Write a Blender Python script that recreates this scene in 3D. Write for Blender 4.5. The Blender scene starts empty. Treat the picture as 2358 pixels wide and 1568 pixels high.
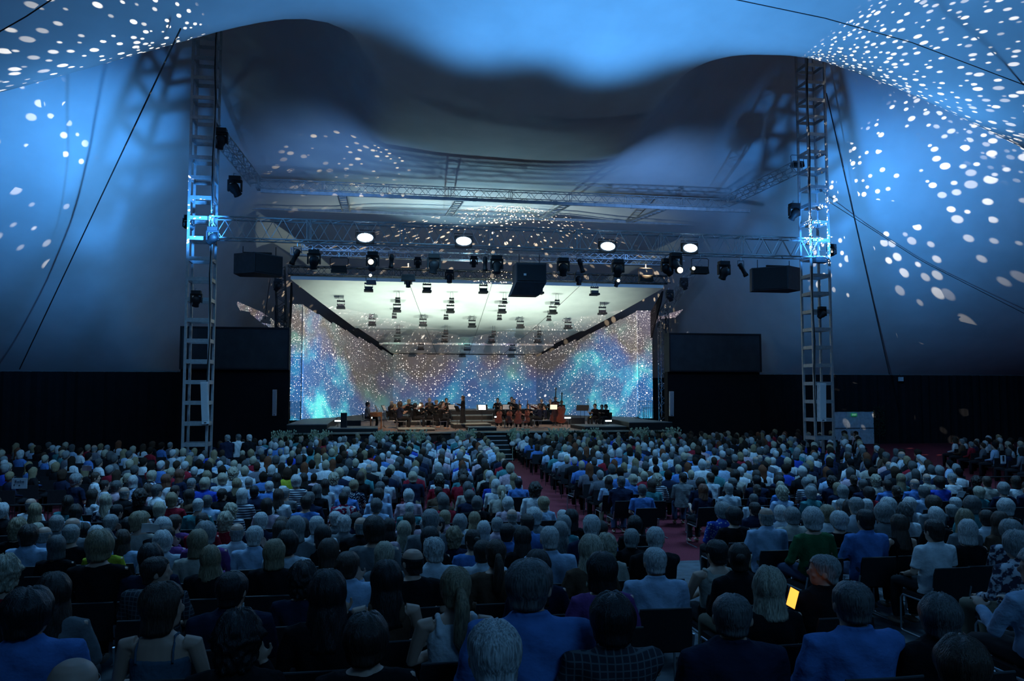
import bpy, bmesh, math, random
import numpy as np
from math import sin, cos, tan, pi, radians, sqrt, atan2, atan, floor
from mathutils import Vector, Matrix, noise as mnoise
random.seed(11)
SC = bpy.context.scene
COL = SC.collection
# ---------------------------------------------------------------- camera
EYE = Vector((0, 0, 3.16)); YAW = radians(9.8); TILT = math.atan(121 / 1834.0); FPX = 1834.0
cam = bpy.data.cameras.new('camera'); cam.lens = 28.0; cam.sensor_width = 36.0; cam.clip_end = 400
camo = bpy.data.objects.new('camera', cam); COL.objects.link(camo)
camo.location = EYE; camo.rotation_euler = (pi / 2 + TILT, 0, -YAW); SC.camera = camo
FW = Vector((sin(YAW) * cos(TILT), cos(YAW) * cos(TILT), sin(TILT)))
RT = Vector((cos(YAW), -sin(YAW), 0)); UP = RT.cross(FW)
def ray(px, py): return (FW + RT * ((px - 1179) / FPX) + UP * ((784 - py) / FPX))
def atY(px, py, Y): d = ray(px, py); return EYE + d * (Y / d.y)
def atZ(px, py, z): d = ray(px, py); return EYE + d * ((z - EYE.z) / d.z)
def project(p):
    v = Vector(p) - EYE; w = v.dot(FW)
    return 1179 + FPX * v.dot(RT) / w, 784 - FPX * v.dot(UP) / w, w
# ---------------------------------------------------------------- world and colour management
w = bpy.data.worlds.new('night'); SC.world = w; w.use_nodes = True
w.node_tree.nodes['Background'].inputs[0].default_value = (0.02, 0.05, 0.09, 1)
w.node_tree.nodes['Background'].inputs[1].default_value = 0.02
SC.view_settings.view_transform = 'Standard'; SC.view_settings.look = 'None'
SC.view_settings.exposure = 0.0; SC.view_settings.gamma = 1.0; SC.view_settings.use_curve_mapping = False
SC.cycles.max_bounces = 5; SC.cycles.diffuse_bounces = 3; SC.cycles.glossy_bounces = 2
SC.cycles.caustics_reflective = False; SC.cycles.caustics_refractive = False
SC.cycles.sample_clamp_indirect = 3.0
# ---------------------------------------------------------------- lights of the rig and added fill lights
def lookrot(p, t): return (Vector(t) - Vector(p)).to_track_quat('-Z', 'Y').to_euler()
def spot(name, p, t, power, col, angle=60, blend=0.6, size=0.15):
    l = bpy.data.lights.new(name, 'SPOT'); l.energy = power; l.color = col
    l.spot_size = radians(angle); l.spot_blend = blend; l.shadow_soft_size = size
    o = bpy.data.objects.new(name, l); COL.objects.link(o); o.location = p; o.rotation_euler = lookrot(p, t)
    return o
def N(nt, typ, **kw):
    n = nt.nodes.new(typ)
    for k, v in kw.items():
        if k == 'ins':
            for i, x in v.items():
                if hasattr(x, 'links'): nt.links.new(x, n.inputs[i])
                else: n.inputs[i].default_value = x
        else: setattr(n, k, v)
    return n
def M(nt, op, a, b=None, c=None, clamp=False):
    ins = {0: a}
    if b is not None: ins[1] = b
    if c is not None: ins[2] = c
    n = N(nt, 'ShaderNodeMath', operation=op, ins=ins); n.use_clamp = clamp
    return n.outputs[0]
def light_dir(l):
    "tangent-plane direction of a lamp's own beam"
    l.use_nodes = True; nt = l.node_tree
    tc = N(nt, 'ShaderNodeTexCoord'); sp = N(nt, 'ShaderNodeSeparateXYZ', ins={0: tc.outputs['Normal']})
    nz = M(nt, 'ABSOLUTE', sp.outputs[2])
    u = M(nt, 'DIVIDE', sp.outputs[0], nz)
    v = M(nt, 'DIVIDE', sp.outputs[1], nz)
    return nt, u, v
def ramp(nt, fac, stops, interp='LINEAR'):
    r = N(nt, 'ShaderNodeValToRGB', ins={0: fac}); cr = r.color_ramp; cr.interpolation = interp
    while len(cr.elements) < len(stops): cr.elements.new(0.5)
    for e, (p, c) in zip(cr.elements, stops): e.position = p; e.color = (*c, 1) if len(c) == 3 else c
    return r.outputs[0]
def gobo(name, p, t, power, col, angle, scale, dot=0.30, seed=0.0, stretch=1.0, keep=0.75, roll=0):
    "moving head with a glass gobo that throws a scatter of round dots"
    o = spot(name, p, t, power, col, angle, 0.25, 0.0)
    q = o.rotation_euler.to_quaternion() @ Vector((0, 0, 1)).rotation_difference(Vector((0, 0, 1)))
    nt, u, v = light_dir(o.data)
    cb = N(nt, 'ShaderNodeCombineXYZ', ins={0: M(nt, 'MULTIPLY', u, stretch), 1: v, 2: seed})
    vo = N(nt, 'ShaderNodeTexVoronoi', voronoi_dimensions='2D', ins={0: cb.outputs[0]}); vo.inputs['Scale'].default_value = scale
    vo.inputs['Randomness'].default_value = 0.9
    sc = N(nt, 'ShaderNodeSeparateColor', ins={0: vo.outputs['Color']})
    rad = M(nt, 'MULTIPLY_ADD', sc.outputs[1], dot * 0.7, dot * 0.45)
    on = M(nt, 'LESS_THAN', sc.outputs[0], keep)
    edge = M(nt, 'MULTIPLY', M(nt, 'SUBTRACT', rad, vo.outputs['Distance']), 12.0, clamp=True)
    f = M(nt, 'MULTIPLY', M(nt, 'MULTIPLY', edge, on), M(nt, 'MULTIPLY_ADD', sc.outputs[2], 0.8, 0.35))
    em = N(nt, 'ShaderNodeEmission', ins={0: (1, 1, 1, 1), 1: f})
    nt.links.new(em.outputs[0], nt.nodes['Light Output'].inputs[0])
    return o
BL = (0.05, 0.33, 1.0); BL2 = (0.09, 0.41, 1.0); CW = (0.62, 0.95, 1.0)
LAMPS = [
 # name, position, target, W, colour, cone, blend, size
] + [('canopy_wash', (x, 28.9, 9.9), (x + dx, 19.9, 9.9 + 5.4), P_ * 1.25, BL2, 112, 0.95, 0.4) for x, dx, P_ in ((-9, -2, 500), (-2.5, -1, 900), (3, 0, 2600), (8.5, 0, 2900), (14, 0, 2400), (20, 2, 1300))] + [
 ('left_flank_wash', (-7.8, 29.6, 8.8), (-17, 38, 12), 3200, BL2, 110, 1.0, 0.10),
 ('left_flank_wash', (-5.4, 29.0, 8.8), (-13, 37, 13), 2200, BL, 90, 1.0, 0.10),
 ('right_flank_wash', (19.6, 29.6, 8.8), (31, 38, 12), 3600, BL2, 110, 1.0, 0.10),
 ('right_flank_wash', (17.4, 29.0, 8.8), (24, 37, 14), 2600, BL, 90, 1.0, 0.10),
 ('rear_fabric_fill', (-2, 33.0, 10), (0, 50, 14.0), 1000, (0.16, 0.42, 1.0), 120, 1.0, 0.5),  # added unseen fills that tint the bounce-lit rear fabric blue
 ('rear_fabric_fill', (14, 33.0, 10), (13, 50, 14.0), 1400, (0.16, 0.42, 1.0), 120, 1.0, 0.2),
 ('rear_fabric_patch', (5.0, 42.0, 8.9), (4.8, 41.0, 14), 650, (0.4, 0.8, 1.0), 118, 0.25, 0.06),
 ('audience_fill', (-4, 16, 13.5), (-4, 19, 0), 4600, (0.20, 0.55, 1.0), 130, 1.0, 2.0),  # added unseen fills over the seats, in place of light bounced off the tent
 ('audience_fill', (11, 16, 14.0), (11, 19, 0), 4600, (0.20, 0.55, 1.0), 130, 1.0, 2.0),
 ('audience_fill', (2, 28, 9.5), (3, 29, 0), 1300, (0.22, 0.6, 1.0), 130, 1.0, 0.8),
 ('audience_fill', (5, -8, 12), (5, 16, 1), 1500, (0.16, 0.5, 1.0), 100, 1.0, 2.5),  # added fill behind the camera to lift the backs of the audience
] + [('shell_uplight', (x, 44.3, 1.9), (x * .86 + .8, 46.7, 9), 1350, (0.80, 1.0, 0.90), 92, 0.9, 0.10) for x in (-0.8, 2.2, 5.4, 8.6, 11.9)] + [
 ('truss_fill', (-5.2, 29.6, 9.3), (4, 30.5, 9.2), 300, BL2, 60, 1.0, 0.1),  # added unseen spots from both ends to make the truss bluer and brighter
 ('truss_fill', (17.4, 29.6, 9.3), (8, 30.5, 9.2), 300, BL2, 60, 1.0, 0.1),
 ('orchestra_key', (1.0, 29.8, 8.6), (3, 43.8, 1.6), 5200, (1.0, 0.68, 0.38), 27, 0.6, 0.1),
 ('orchestra_key', (11.0, 29.8, 8.6), (9, 43.8, 1.6), 5200, (1.0, 0.68, 0.38), 27, 0.6, 0.1),
]
for a in LAMPS: spot(*a)
# ---------------------------------------------------------------- materials
MATS = {}
def mat(name, col, rough=0.7, metal=0.0, var=0.12, scale=6.0, bump=0.0, emit=None, es=0.0, kind='noise', spec=0.3):
    if name in MATS: return MATS[name]
    m = bpy.data.materials.new(name); m.use_nodes = True; nt = m.node_tree; b = nt.nodes['Principled BSDF']
    tc = N(nt, 'ShaderNodeTexCoord')
    if kind == 'strand':
        mp = N(nt, 'ShaderNodeMapping', ins={0: tc.outputs['Object']}); mp.inputs['Scale'].default_value = (1, 1, 0.12)
        t = N(nt, 'ShaderNodeTexNoise', ins={0: mp.outputs[0]}); t.inputs['Scale'].default_value = scale
    else:
        t = N(nt, 'ShaderNodeTexNoise', ins={0: tc.outputs['Object']}); t.inputs['Scale'].default_value = scale
    t.inputs['Detail'].default_value = 3
    c1 = tuple(max(0, x * (1 - var)) for x in col); c2 = tuple(min(1, x * (1 + var)) for x in col)
    if kind == 'dots':
        v = N(nt, 'ShaderNodeTexVoronoi', ins={0: tc.outputs['Object']}); v.inputs['Scale'].default_value = scale
        c = ramp(nt, v.outputs['Distance'], [(0.30, (0.55, 0.57, 0.6)), (0.36, col)])
    elif kind == 'stripes':
        v = N(nt, 'ShaderNodeTexWave', bands_direction='Z', ins={0: tc.outputs['Object']}); v.inputs['Scale'].default_value = scale
        c = ramp(nt, v.outputs['Fac'], [(0.45, (0.5, 0.52, 0.55)), (0.55, col)])
    elif kind == 'floral':
        c = ramp(nt, t.outputs[0], [(0.46, (0.55, 0.55, 0.6)), (0.52, col)])
    elif kind == 'check':
        va = N(nt, 'ShaderNodeTexWave', bands_direction='X', ins={0: tc.outputs['Object']}); va.inputs['Scale'].default_value = scale
        vb = N(nt, 'ShaderNodeTexWave', bands_direction='Z', ins={0: tc.outputs['Object']}); vb.inputs['Scale'].default_value = scale
        c = ramp(nt, M(nt, 'MAXIMUM', va.outputs['Fac'], vb.outputs['Fac']), [(0.86, col), (0.97, (0.11, 0.12, 0.13))])
    else:
        c = ramp(nt, t.outputs[0], [(0.35, c1), (0.65, c2)])
    nt.links.new(c, b.inputs['Base Color'])
    b.inputs['Roughness'].default_value = rough; b.inputs['Metallic'].default_value = metal
    b.inputs['Specular IOR Level'].default_value = spec
    if bump:
        bp = N(nt, 'ShaderNodeBump', ins={'Height': t.outputs[0]}); bp.inputs['Strength'].default_value = bump
        bp.inputs['Distance'].default_value = 0.02; nt.links.new(bp.outputs[0], b.inputs['Normal'])
    if emit: b.inputs['Emission Color'].default_value = (*emit, 1); b.inputs['Emission Strength'].default_value = es
    MATS[name] = m; return m
STEEL = mat('galvanised aluminium', (0.42, 0.44, 0.46), 0.45, 0.55, 0.1, 9)
BLACK = mat('matt black paint', (0.015, 0.015, 0.017), 0.55)
DARKG = mat('dark grey housing', (0.045, 0.047, 0.052), 0.5)
DRAPE = mat('black drape', (0.010, 0.010, 0.012), 0.95, scale=3)
CABLE = mat('black cable', (0.02, 0.02, 0.022), 0.6)
WHITEP = mat('white plastic', (0.62, 0.64, 0.66), 0.5)
# ---------------------------------------------------------------- mesh building
class MB:
    def __init__(s): s.v = []; s.f = []; s.n = 0
    def add(s, v, f):
        s.v.append(np.asarray(v, float).reshape(-1, 3)); s.f += [tuple(i + s.n for i in q) for q in f]; s.n += len(s.v[-1]); return s
    def box(s, c, d, R=None, taper=1.0):
        x, y, z = d[0] / 2, d[1] / 2, d[2] / 2
        v = [(-x, -y, -z), (x, -y, -z), (x, y, -z), (-x, y, -z)] + [(a * taper, b * taper, z) for a, b in ((-x, -y), (x, -y), (x, y), (-x, y))]
        if R is not None: v = [R @ Vector(p) for p in v]
        v = [(p[0] + c[0], p[1] + c[1], p[2] + c[2]) for p in v]
        return s.add(v, [(3, 2, 1, 0), (4, 5, 6, 7), (0, 1, 5, 4), (1, 2, 6, 5), (2, 3, 7, 6), (3, 0, 4, 7)])
    def tube(s, pts, r, n=6, cap=True):
        pts = [Vector(p) for p in pts]; k = len(pts); rs = r if hasattr(r, '__len__') else [r] * k
        V = []; up = None
        for i, p in enumerate(pts):
            d = (pts[min(i + 1, k - 1)] - pts[max(i - 1, 0)]).normalized()
            if up is None: up = Vector((0, 0, 1)) if abs(d.z) < 0.9 else Vector((1, 0, 0))
            a = d.cross(up).normalized(); b = a.cross(d).normalized(); up = b
            for j in range(n):
                t = 2 * pi * j / n + pi / n; V.append(p + (a * cos(t) + b * sin(t)) * rs[i])
        F = [(i * n + j, i * n + (j + 1) % n, (i + 1) * n + (j + 1) % n, (i + 1) * n + j) for i in range(k - 1) for j in range(n)]
        if cap: F += [tuple(range(n - 1, -1, -1)), tuple(range((k - 1) * n, k * n))]
        return s.add(V, F)
    def loft(s, rings, cap=True):
        n = len(rings[0]); k = len(rings)
        F = [(i * n + j, i * n + (j + 1) % n, (i + 1) * n + (j + 1) % n, (i + 1) * n + j) for i in range(k - 1) for j in range(n)]
        if cap: F += [tuple(range(n - 1, -1, -1)), tuple(range((k - 1) * n, k * n))]
        return s.add([p for r in rings for p in r], F)
    def ell(s, c, r, n=12, m=8, R=None):
        rings = []
        for i in range(m + 1):
            a = -pi / 2 + pi * (0.03 + 0.94 * i / m)
            ring = [Vector((r[0] * cos(a) * cos(2 * pi * j / n), r[1] * cos(a) * sin(2 * pi * j / n), r[2] * sin(a))) for j in range(n)]
            if R is not None: ring = [R @ p for p in ring]
            rings.append([(p[0] + c[0], p[1] + c[1], p[2] + c[2]) for p in ring])
        return s.loft(rings)
    def prism(s, poly, z0, z1):
        n = len(poly); v = [(x, y, z0) for x, y in poly] + [(x, y, z1) for x, y in poly]
        return s.add(v, [tuple(range(n - 1, -1, -1)), tuple(range(n, 2 * n))] + [(i, (i + 1) % n, n + (i + 1) % n, n + i) for i in range(n)])
    def data(s): return np.concatenate(s.v), s.f
    def mesh(s, name, smooth=False):
        me = bpy.data.meshes.new(name); me.from_pydata([tuple(p) for p in np.concatenate(s.v)], [], s.f); me.update()
        if smooth: me.polygons.foreach_set('use_smooth', [True] * len(me.polygons))
        return me
    def build(s, name, m, parent=None, loc=(0, 0, 0), smooth=False, origin=None):
        if origin is not None:
            s.v = [a - np.array(origin) for a in s.v]; loc = origin
        return obj(name, s.mesh(name, smooth), m, parent, loc)
def obj(name, me, m, parent=None, loc=(0, 0, 0), rot=(0, 0, 0)):
    o = bpy.data.objects.new(name, me); COL.objects.link(o)
    if m is not None and not me.materials: me.materials.append(m)
    elif m is not None and me.materials[0] is not m:
        o.material_slots[0].link = 'OBJECT'; o.material_slots[0].material = m
    o.location = loc; o.rotation_euler = rot; o.parent = parent
    return o
def tag(o, label, cat, group=None):
    o['label'] = label; o['category'] = cat
    if group: o['group'] = group
    return o
def thing(name, label, cat, loc=(0, 0, 0), rz=0, group=None):
    o = bpy.data.objects.new(name, None); o.empty_display_size = 0.1; COL.objects.link(o); o.location = loc; o.rotation_euler = (0, 0, rz)
    return tag(o, label, cat, group)
def struct(o): o['kind'] = 'structure'; return o
def copy_thing(root, loc, rz=None, label=None, group=None):
    def cp(o, par):
        c = o.copy(); COL.objects.link(c); c.parent = par
        for ch in o.children: cp(ch, c)
        return c
    r = cp(root, None); r.location = loc
    if rz is not None: r.rotation_euler[2] = rz
    if label: r['label'] = label
    if group: r['group'] = group
    return r
def lerp(a, b, t): return a + (b - a) * t
def interp(x, xs, ys): return float(np.interp(x, xs, ys))
def sstep(a, b, x): t = min(1, max(0, (x - a) / (b - a))); return t * t * (3 - 2 * t)
# ---------------------------------------------------------------- floor
RISE_Y = [0.0, 2.0, 3.5, 5.0, 7.5, 10.0, 14.5, 60]; RISE_Z = [1.05, 1.0, 0.93, 0.80, 0.45, 0.30, 0.0, 0.0]
def rise(Y): return interp(Y, RISE_Y, RISE_Z)
def surf(name, pts, m, **k):
    "grid surface from rows of points"
    b = MB(); R = len(pts); Cn = len(pts[0])
    b.add([p for r in pts for p in r], [(i * Cn + j, i * Cn + j + 1, (i + 1) * Cn + j + 1, (i + 1) * Cn + j) for i in range(R - 1) for j in range(Cn - 1)])
    return b.build(name, m, **k)
CARPET = mat('dark red carpet', (0.15, 0.016, 0.028), 0.95, var=0.35, scale=40, bump=0.3)
GREYF = mat('grey platform boards', (0.085, 0.10, 0.115), 0.8, var=0.25, scale=5)
struct(surf('floor', [[(x, 14.5, 0), (x, 70, 0)] for x in (-45, 62)][::-1], CARPET))
b = MB(); ys = [-14, 0, 2, 3.5, 5, 7.5, 10, 14.5]
b.loft([[(-45, y, -0.3), (62, y, -0.3), (62, y, rise(y) + 0.002), (-45, y, rise(y) + 0.002)] for y in ys])
struct(b.build('floor', GREYF))
# ---------------------------------------------------------------- perimeter wall of black drape and the boxes beside the stage
PW = 45.5; WZ = 4.29
def drape(name, x0, x1, z0, z1, Y, amp=0.06):
    n = max(2, int(abs(x1 - x0) / 0.18)); b = MB()
    xs = [lerp(x0, x1, i / n) for i in range(n + 1)]
    front = [(x, Y - amp * (1 + sin(i * 1.9) * cos(i * 0.31)), z) for z in (z0, z1) for i, x in enumerate(xs)]
    back = [(x, Y + 0.12, z) for z in (z0, z1) for x in xs]
    m = n + 1; V = front + back
    F = [(i, i + 1, m + i + 1, m + i) for i in range(n)] + [(2 * m + i + 1, 2 * m + i, 3 * m + i, 3 * m + i + 1) for i in range(n)]
    F += [(m + i, m + i + 1, 3 * m + i + 1, 3 * m + i) for i in range(n)] + [(0, m, 3 * m, 2 * m), (n, 2 * m + n, 3 * m + n, m + n)]
    b.add(V, F); return b.build(name, DRAPE)
DX0 = atY(1917, 960, PW).x; DX1 = atY(2012, 960, PW).x
struct(drape('wall_left', -34, -4.95, 0, WZ, PW))
struct(drape('wall_right', 17.15, DX0, 0, WZ, PW)); struct(drape('wall_right', DX1, 52, 0, WZ, PW))
struct(drape('wall_right', DX0, DX1, 2.02, WZ, PW))
b = MB()
for x in (-34, 52): b.box((x, 16, 2.1), (0.3, 60, 4.3))
struct(b.build('wall_side', DRAPE))
# rim tube of the fabric along the wall top
struct(MB().tube([(-34, PW, WZ + 0.03), (-4.6, PW, WZ + 0.03)], 0.05).build('trim_1', mat('grey hem', (0.25, 0.27, 0.28))))
struct(MB().tube([(17, PW, WZ + 0.03), (52, PW, WZ + 0.03)], 0.05).build('trim_2', MATS['grey hem']))
# white exit doors
dr = thing('exit_door', 'white panelled exit doors under a small green sign in the black wall', 'door', ((DX0 + DX1) / 2, PW + 0.05, 0))
WD = mat('white door paint', (0.55, 0.6, 0.64), 0.6); dw = (DX1 - DX0) / 3
for i in range(3):
    x = (i - 1) * dw; dl = MB().box((x, 0, 1.0), (dw - 0.02, 0.08, 2.0)).build('door_leaf', WD, dr)
    MB().box((x, -0.06, 0.98), (dw - 0.1, 0.03, 0.06)).build('push_bar', mat('grey metal', (0.2, 0.23, 0.26), 0.4, 0.5), dl)
sg = thing('exit_sign', 'small green sign lettered EXIT above the white doors', 'sign', (atY(1967, 952, PW - 0.12).x, PW - 0.1, atY(1967, 955, PW - 0.12).z))
MB().box((0, 0, 0), (0.40, 0.04, 0.19)).build('sign_panel', mat('green sign', (0.02, 0.22, 0.09), 0.5, emit=(0.02, 0.4, 0.15), es=0.25), sg)
def text(name, body, size, m, parent, loc, rot=(pi / 2, 0, 0), ext=0.004):
    c = bpy.data.curves.new(name, 'FONT'); c.body = body; c.size = size; c.extrude = ext; c.align_x = 'CENTER'; c.align_y = 'CENTER'
    q = bpy.data.objects.new(name, c); COL.objects.link(q); dg = bpy.context.evaluated_depsgraph_get(); me = bpy.data.meshes.new_from_object(q.evaluated_get(dg)); bpy.data.objects.remove(q)
    me.materials.clear(); o = obj(name, me, m, parent, loc, rot); return o
text('lettering', 'EXIT', 0.15, mat('pale lettering', (0.7, 0.8, 0.75), emit=(0.5, 0.9, 0.7), es=0.3), sg, (0, -0.03, 0))
# side boxes (dark screens flanking the stage)
def sidebox(x0, x1, lab):
    t = thing('screen_box', lab, 'box', ((x0 + x1) / 2, 44.4, 4.4)); wdt = x1 - x0
    MB().box((0, 0, 1.13), (wdt, 0.8, 2.26)).build('housing', mat('dark box cloth', (0.045, 0.052, 0.058), 0.9, scale=2), t)
    f = MB()
    for z in (0.04, 2.22): f.box((0, -0.43, z), (wdt, 0.06, 0.08))
    for x in (-wdt / 2 + 0.04, wdt / 2 - 0.04): f.box((x, -0.43, 1.13), (0.08, 0.06, 2.1))
    f.build('frame', BLACK, t)
    MB().box((0, 0.1, -2.2), (wdt, 0.5, 4.38)).build('skirt', DRAPE, t)
sidebox(-10.05, -4.5, 'dark cloth covered box left of the stage above a black skirt')
sidebox(16.85, 22.6, 'dark cloth covered box right of the stage above a black skirt')
# ---------------------------------------------------------------- tent fabric
FAB = mat('white tent membrane', (0.62, 0.63, 0.64), 0.9, var=0.05, scale=0.6, bump=0.15, spec=0.1)
EX = [-34, -24, -16, -11.4, -4.6, -2.7, 0.5, 3.0, 7.8, 10.5, 13.0, 16.3, 20.5, 24.7, 32, 52]
EZ = [5.4, 8.2, 11.2, 12.8, 15.4, 15.95, 15.75, 15.2, 14.95, 15.3, 15.9, 15.9, 14.7, 13.1, 10.2, 5.5]
HX = [-34, -14, -8, -5, -2.5, 0, 11.0, 13.5, 18, 22, 30, 52]
HZ = [1.0, 3.2, 3.8, 4.2, 2.6, 0, 0, 1.6, 4.2, 4.2, 3.2, 1.0]
def crom(P, t):
    n = len(P) - 1; i = min(int(t), n - 1); f = t - i
    p0, p1, p2, p3 = P[max(i - 1, 0)], P[i], P[i + 1], P[min(i + 2, n)]
    return tuple(0.5 * (2 * b_ + (c_ - a_) * f + (2 * a_ - 5 * b_ + 4 * c_ - d_) * f * f + (3 * b_ - a_ - 3 * c_ + d_) * f ** 3) for a_, b_, c_, d_ in zip(p0, p1, p2, p3))
rows = []
for k in range(121):
    X = lerp(-34, 52, k / 120); ze = interp(X, EX, EZ)
    ze = (ze + interp(X - 0.7, EX, EZ) + interp(X + 0.7, EX, EZ)) / 3; h = interp(X, HX, HZ); c = X - 6
    bul = 1 - sstep(11.5, 19, abs(c)); yp = PW + 18.5 * bul; side = sstep(20, 44, abs(c))
    P = [(-16, lerp(9, 4.5, side)), (2, lerp(ze + 1.2, ze - 0.5, sstep(8, 26, abs(c)))), (20, ze + lerp(1.2, 0.35, sstep(6, 20, abs(c)))), (27, ze)]
    hh = min(1, h / 2)
    P += [(30.8, ze + h - 0.9 * (1 - hh)), (lerp(38, 36, hh), lerp(14.0, 4.29 + (ze + h - 4.29) * 0.63, hh)),
          (lerp(50, 42, hh), lerp(12.6, 4.29 + (ze + h - 4.29) * 0.22, hh)), (yp, WZ)]
    if bul > 0: P[-2] = (lerp(P[-2][0], 54, bul), lerp(P[-2][1], 11.2, bul)); P[-3] = (lerp(P[-3][0], 40, bul), lerp(P[-3][1], 13.8, bul))
    col = []
    for i in range(8 * 14 + 1):
        t = 7 * i / 112.0; y, z = crom(P, t); col.append((X, y, max(z, 4.29)))
    rows.append(col)
tent = surf('ceiling', rows, FAB, smooth=True); struct(tent)
# ---------------------------------------------------------------- stage
SY = 39.0
DECK = mat('brown stage boards', (0.30, 0.17, 0.13), 0.55, var=0.3, scale=3)
LIPM = mat('grey stage edge', (0.34, 0.33, 0.28), 0.7)
PLAT = mat('grey platform top', (0.16, 0.18, 0.19), 0.6)
st = thing('stage', 'raised stage deck with black skirt and pale front edge before the starry shell', 'stage', (6, SY, 0))
MB().prism([(-10.1, 0.5), (9.2, 0.5), (9.2, 6.4), (11.0, 6.9), (11.0, 19.6), (-10.8, 19.6), (-10.8, 6.9), (-10.1, 6.4)], 1.15, 1.27).build('deck', DECK, st)
MB().box((-0.45, 0.3, 1.235), (19.3, 0.6, 0.07)).build('deck_edge', LIPM, st)
MB().box((-0.45, 0.2, 0.6), (19.3, 0.12, 1.2)).build('skirt', BLACK, st)
def riser(x0, x1, y0, y1, z0, z1, lab, top=PLAT):
    t = thing('stage_riser', lab, 'platform', ((x0 + x1) / 2, (y0 + y1) / 2, z0))
    MB().box((0, 0, (z1 - z0) / 2 - 0.02), (x1 - x0, y1 - y0, z1 - z0 - 0.04)).build('box', BLACK, t)
    MB().box((0, 0, z1 - z0 - 0.02), (x1 - x0 + 0.03, y1 - y0 + 0.03, 0.04)).build('top', top, t)
    return t
def polyriser(poly, z0, z1, lab):
    cx = sum(p[0] for p in poly) / len(poly); cy = sum(p[1] for p in poly) / len(poly)
    t = thing('stage_platform', lab, 'platform', (cx, cy, z0)); q = [(x - cx, y - cy) for x, y in poly]
    MB().prism(q, 0, z1 - z0 - 0.04).build('box', BLACK, t); MB().prism([(x * 1.004, y * 1.004) for x, y in q], z1 - z0 - 0.04, z1 - z0).build('top', PLAT, t)
riser(1.6, 11.6, 47.2, 49.2, 1.27, 1.50, 'lowest black orchestra riser across the back of the stage')
riser(1.6, 11.6, 49.2, 51.4, 1.27, 1.78, 'middle black orchestra riser across the back of the stage')
riser(1.9, 11.3, 51.4, 55.4, 1.27, 2.08, 'highest black orchestra riser against the starry back wall')
riser(1.2, 3.0, 40.0, 41.4, 1.27, 1.40, 'low soloist platform near the front edge of the stage', LIPM)
riser(4.7, 6.1, 39.9, 41.3, 1.27, 1.45, 'small black step box on the stage above the front stairs')
riser(4.2, 6.2, 42.5, 44.3, 1.27, 1.52, 'conductor podium in the middle of the orchestra', LIPM)
polyriser([(-4.05, 39.1), (-2.2, 39.1), (-2.2, 50), (-4.0, 47.3)], 1.27, 1.68, 'high black side platform at the left end of the stage')
polyriser([(12.8, 39.1), (15.1, 39.1), (15.1, 45.3), (15.8, 47.3), (14.3, 51.2)], 1.27, 1.68, 'high black side platform at the right end of the stage')
polyriser([(-2.2, 39.5), (0.2, 39.5), (0.2, 42.2), (-2.2, 42.2)], 1.27, 1.46, 'low black platform on the left of the stage')
polyriser([(10.6, 39.5), (12.8, 39.5), (13.1, 42.6), (10.6, 42.6)], 1.27, 1.46, 'low black platform on the right of the stage')
# stairs
stc = atY(1131, 1000, 38.5).x
t = thing('stage_stairs', 'black stairs with pale tread edges leading from the red aisle to the stage', 'stairs', (stc, 37.8, 0))
for i in range(6):
    z = 1.27 - 0.2 * (i + 1) + 0.0; y = 0.9 - 0.30 * i
    s_ = MB().box((0, y, max(z, 0.06) / 2), (1.52 + 0.05 * i, 0.31, max(z, 0.06))).build('step', BLACK, t)
    MB().box((0, y - 0.15, z + 0.005), (1.46 + 0.05 * i, 0.045, 0.04)).build('tread_edge', mat('pale tread strip', (0.55, 0.58, 0.6), 0.5), s_)
# shell
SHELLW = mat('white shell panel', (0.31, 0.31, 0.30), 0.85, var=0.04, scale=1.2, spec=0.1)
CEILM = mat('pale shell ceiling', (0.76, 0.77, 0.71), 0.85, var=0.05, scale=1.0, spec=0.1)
PY = 47.4
plx0, plx1 = atY(665, 800, PY).x, atY(697, 800, PY).x; prx0, prx1 = atY(1468, 800, PY).x, atY(1502, 800, PY).x
def slab(name, a, b_, z0, za, zb, th, m):
    "upright wall panel from a to b, top height za to zb"
    d = Vector((b_[0] - a[0], b_[1] - a[1], 0)).normalized(); n = Vector((-d.y, d.x, 0)) * th
    P = [(a[0], a[1]), (b_[0], b_[1]), (b_[0] + n.x, b_[1] + n.y), (a[0] + n.x, a[1] + n.y)]
    zt = [za, zb, zb, za]
    bb = MB(); bb.add([(x, y, z0) for x, y in P] + [(x, y, z) for (x, y), z in zip(P, zt)], [(3, 2, 1, 0), (4, 5, 6, 7), (0, 1, 5, 4), (1, 2, 6, 5), (2, 3, 7, 6), (3, 0, 4, 7)])
    return bb.build(name, m)
BX0, BX1, BY = atY(905, 880, 58).x, atY(1235, 880, 58).x, 58.0
def zc(Y):  # ceiling height
    return interp(Y, [44, 47.4, 52, 55.8, 58.05], [9.27, 8.42, 7.33, 6.55, 6.02])
sh = []
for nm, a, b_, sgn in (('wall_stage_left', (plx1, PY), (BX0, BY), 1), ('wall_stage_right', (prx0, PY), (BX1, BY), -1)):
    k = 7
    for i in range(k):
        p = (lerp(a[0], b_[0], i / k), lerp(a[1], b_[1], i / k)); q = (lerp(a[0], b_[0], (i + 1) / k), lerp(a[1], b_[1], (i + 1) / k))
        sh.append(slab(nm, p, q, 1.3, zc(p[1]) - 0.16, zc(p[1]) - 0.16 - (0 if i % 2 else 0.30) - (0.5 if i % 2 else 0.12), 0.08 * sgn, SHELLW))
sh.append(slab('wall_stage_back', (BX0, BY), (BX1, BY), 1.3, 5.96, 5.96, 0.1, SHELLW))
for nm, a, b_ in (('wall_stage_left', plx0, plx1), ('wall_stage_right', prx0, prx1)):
    sh.append(slab(nm, (a, PY), (b_, PY), 1.6, 8.3, 8.3, 0.25, SHELLW))
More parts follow.
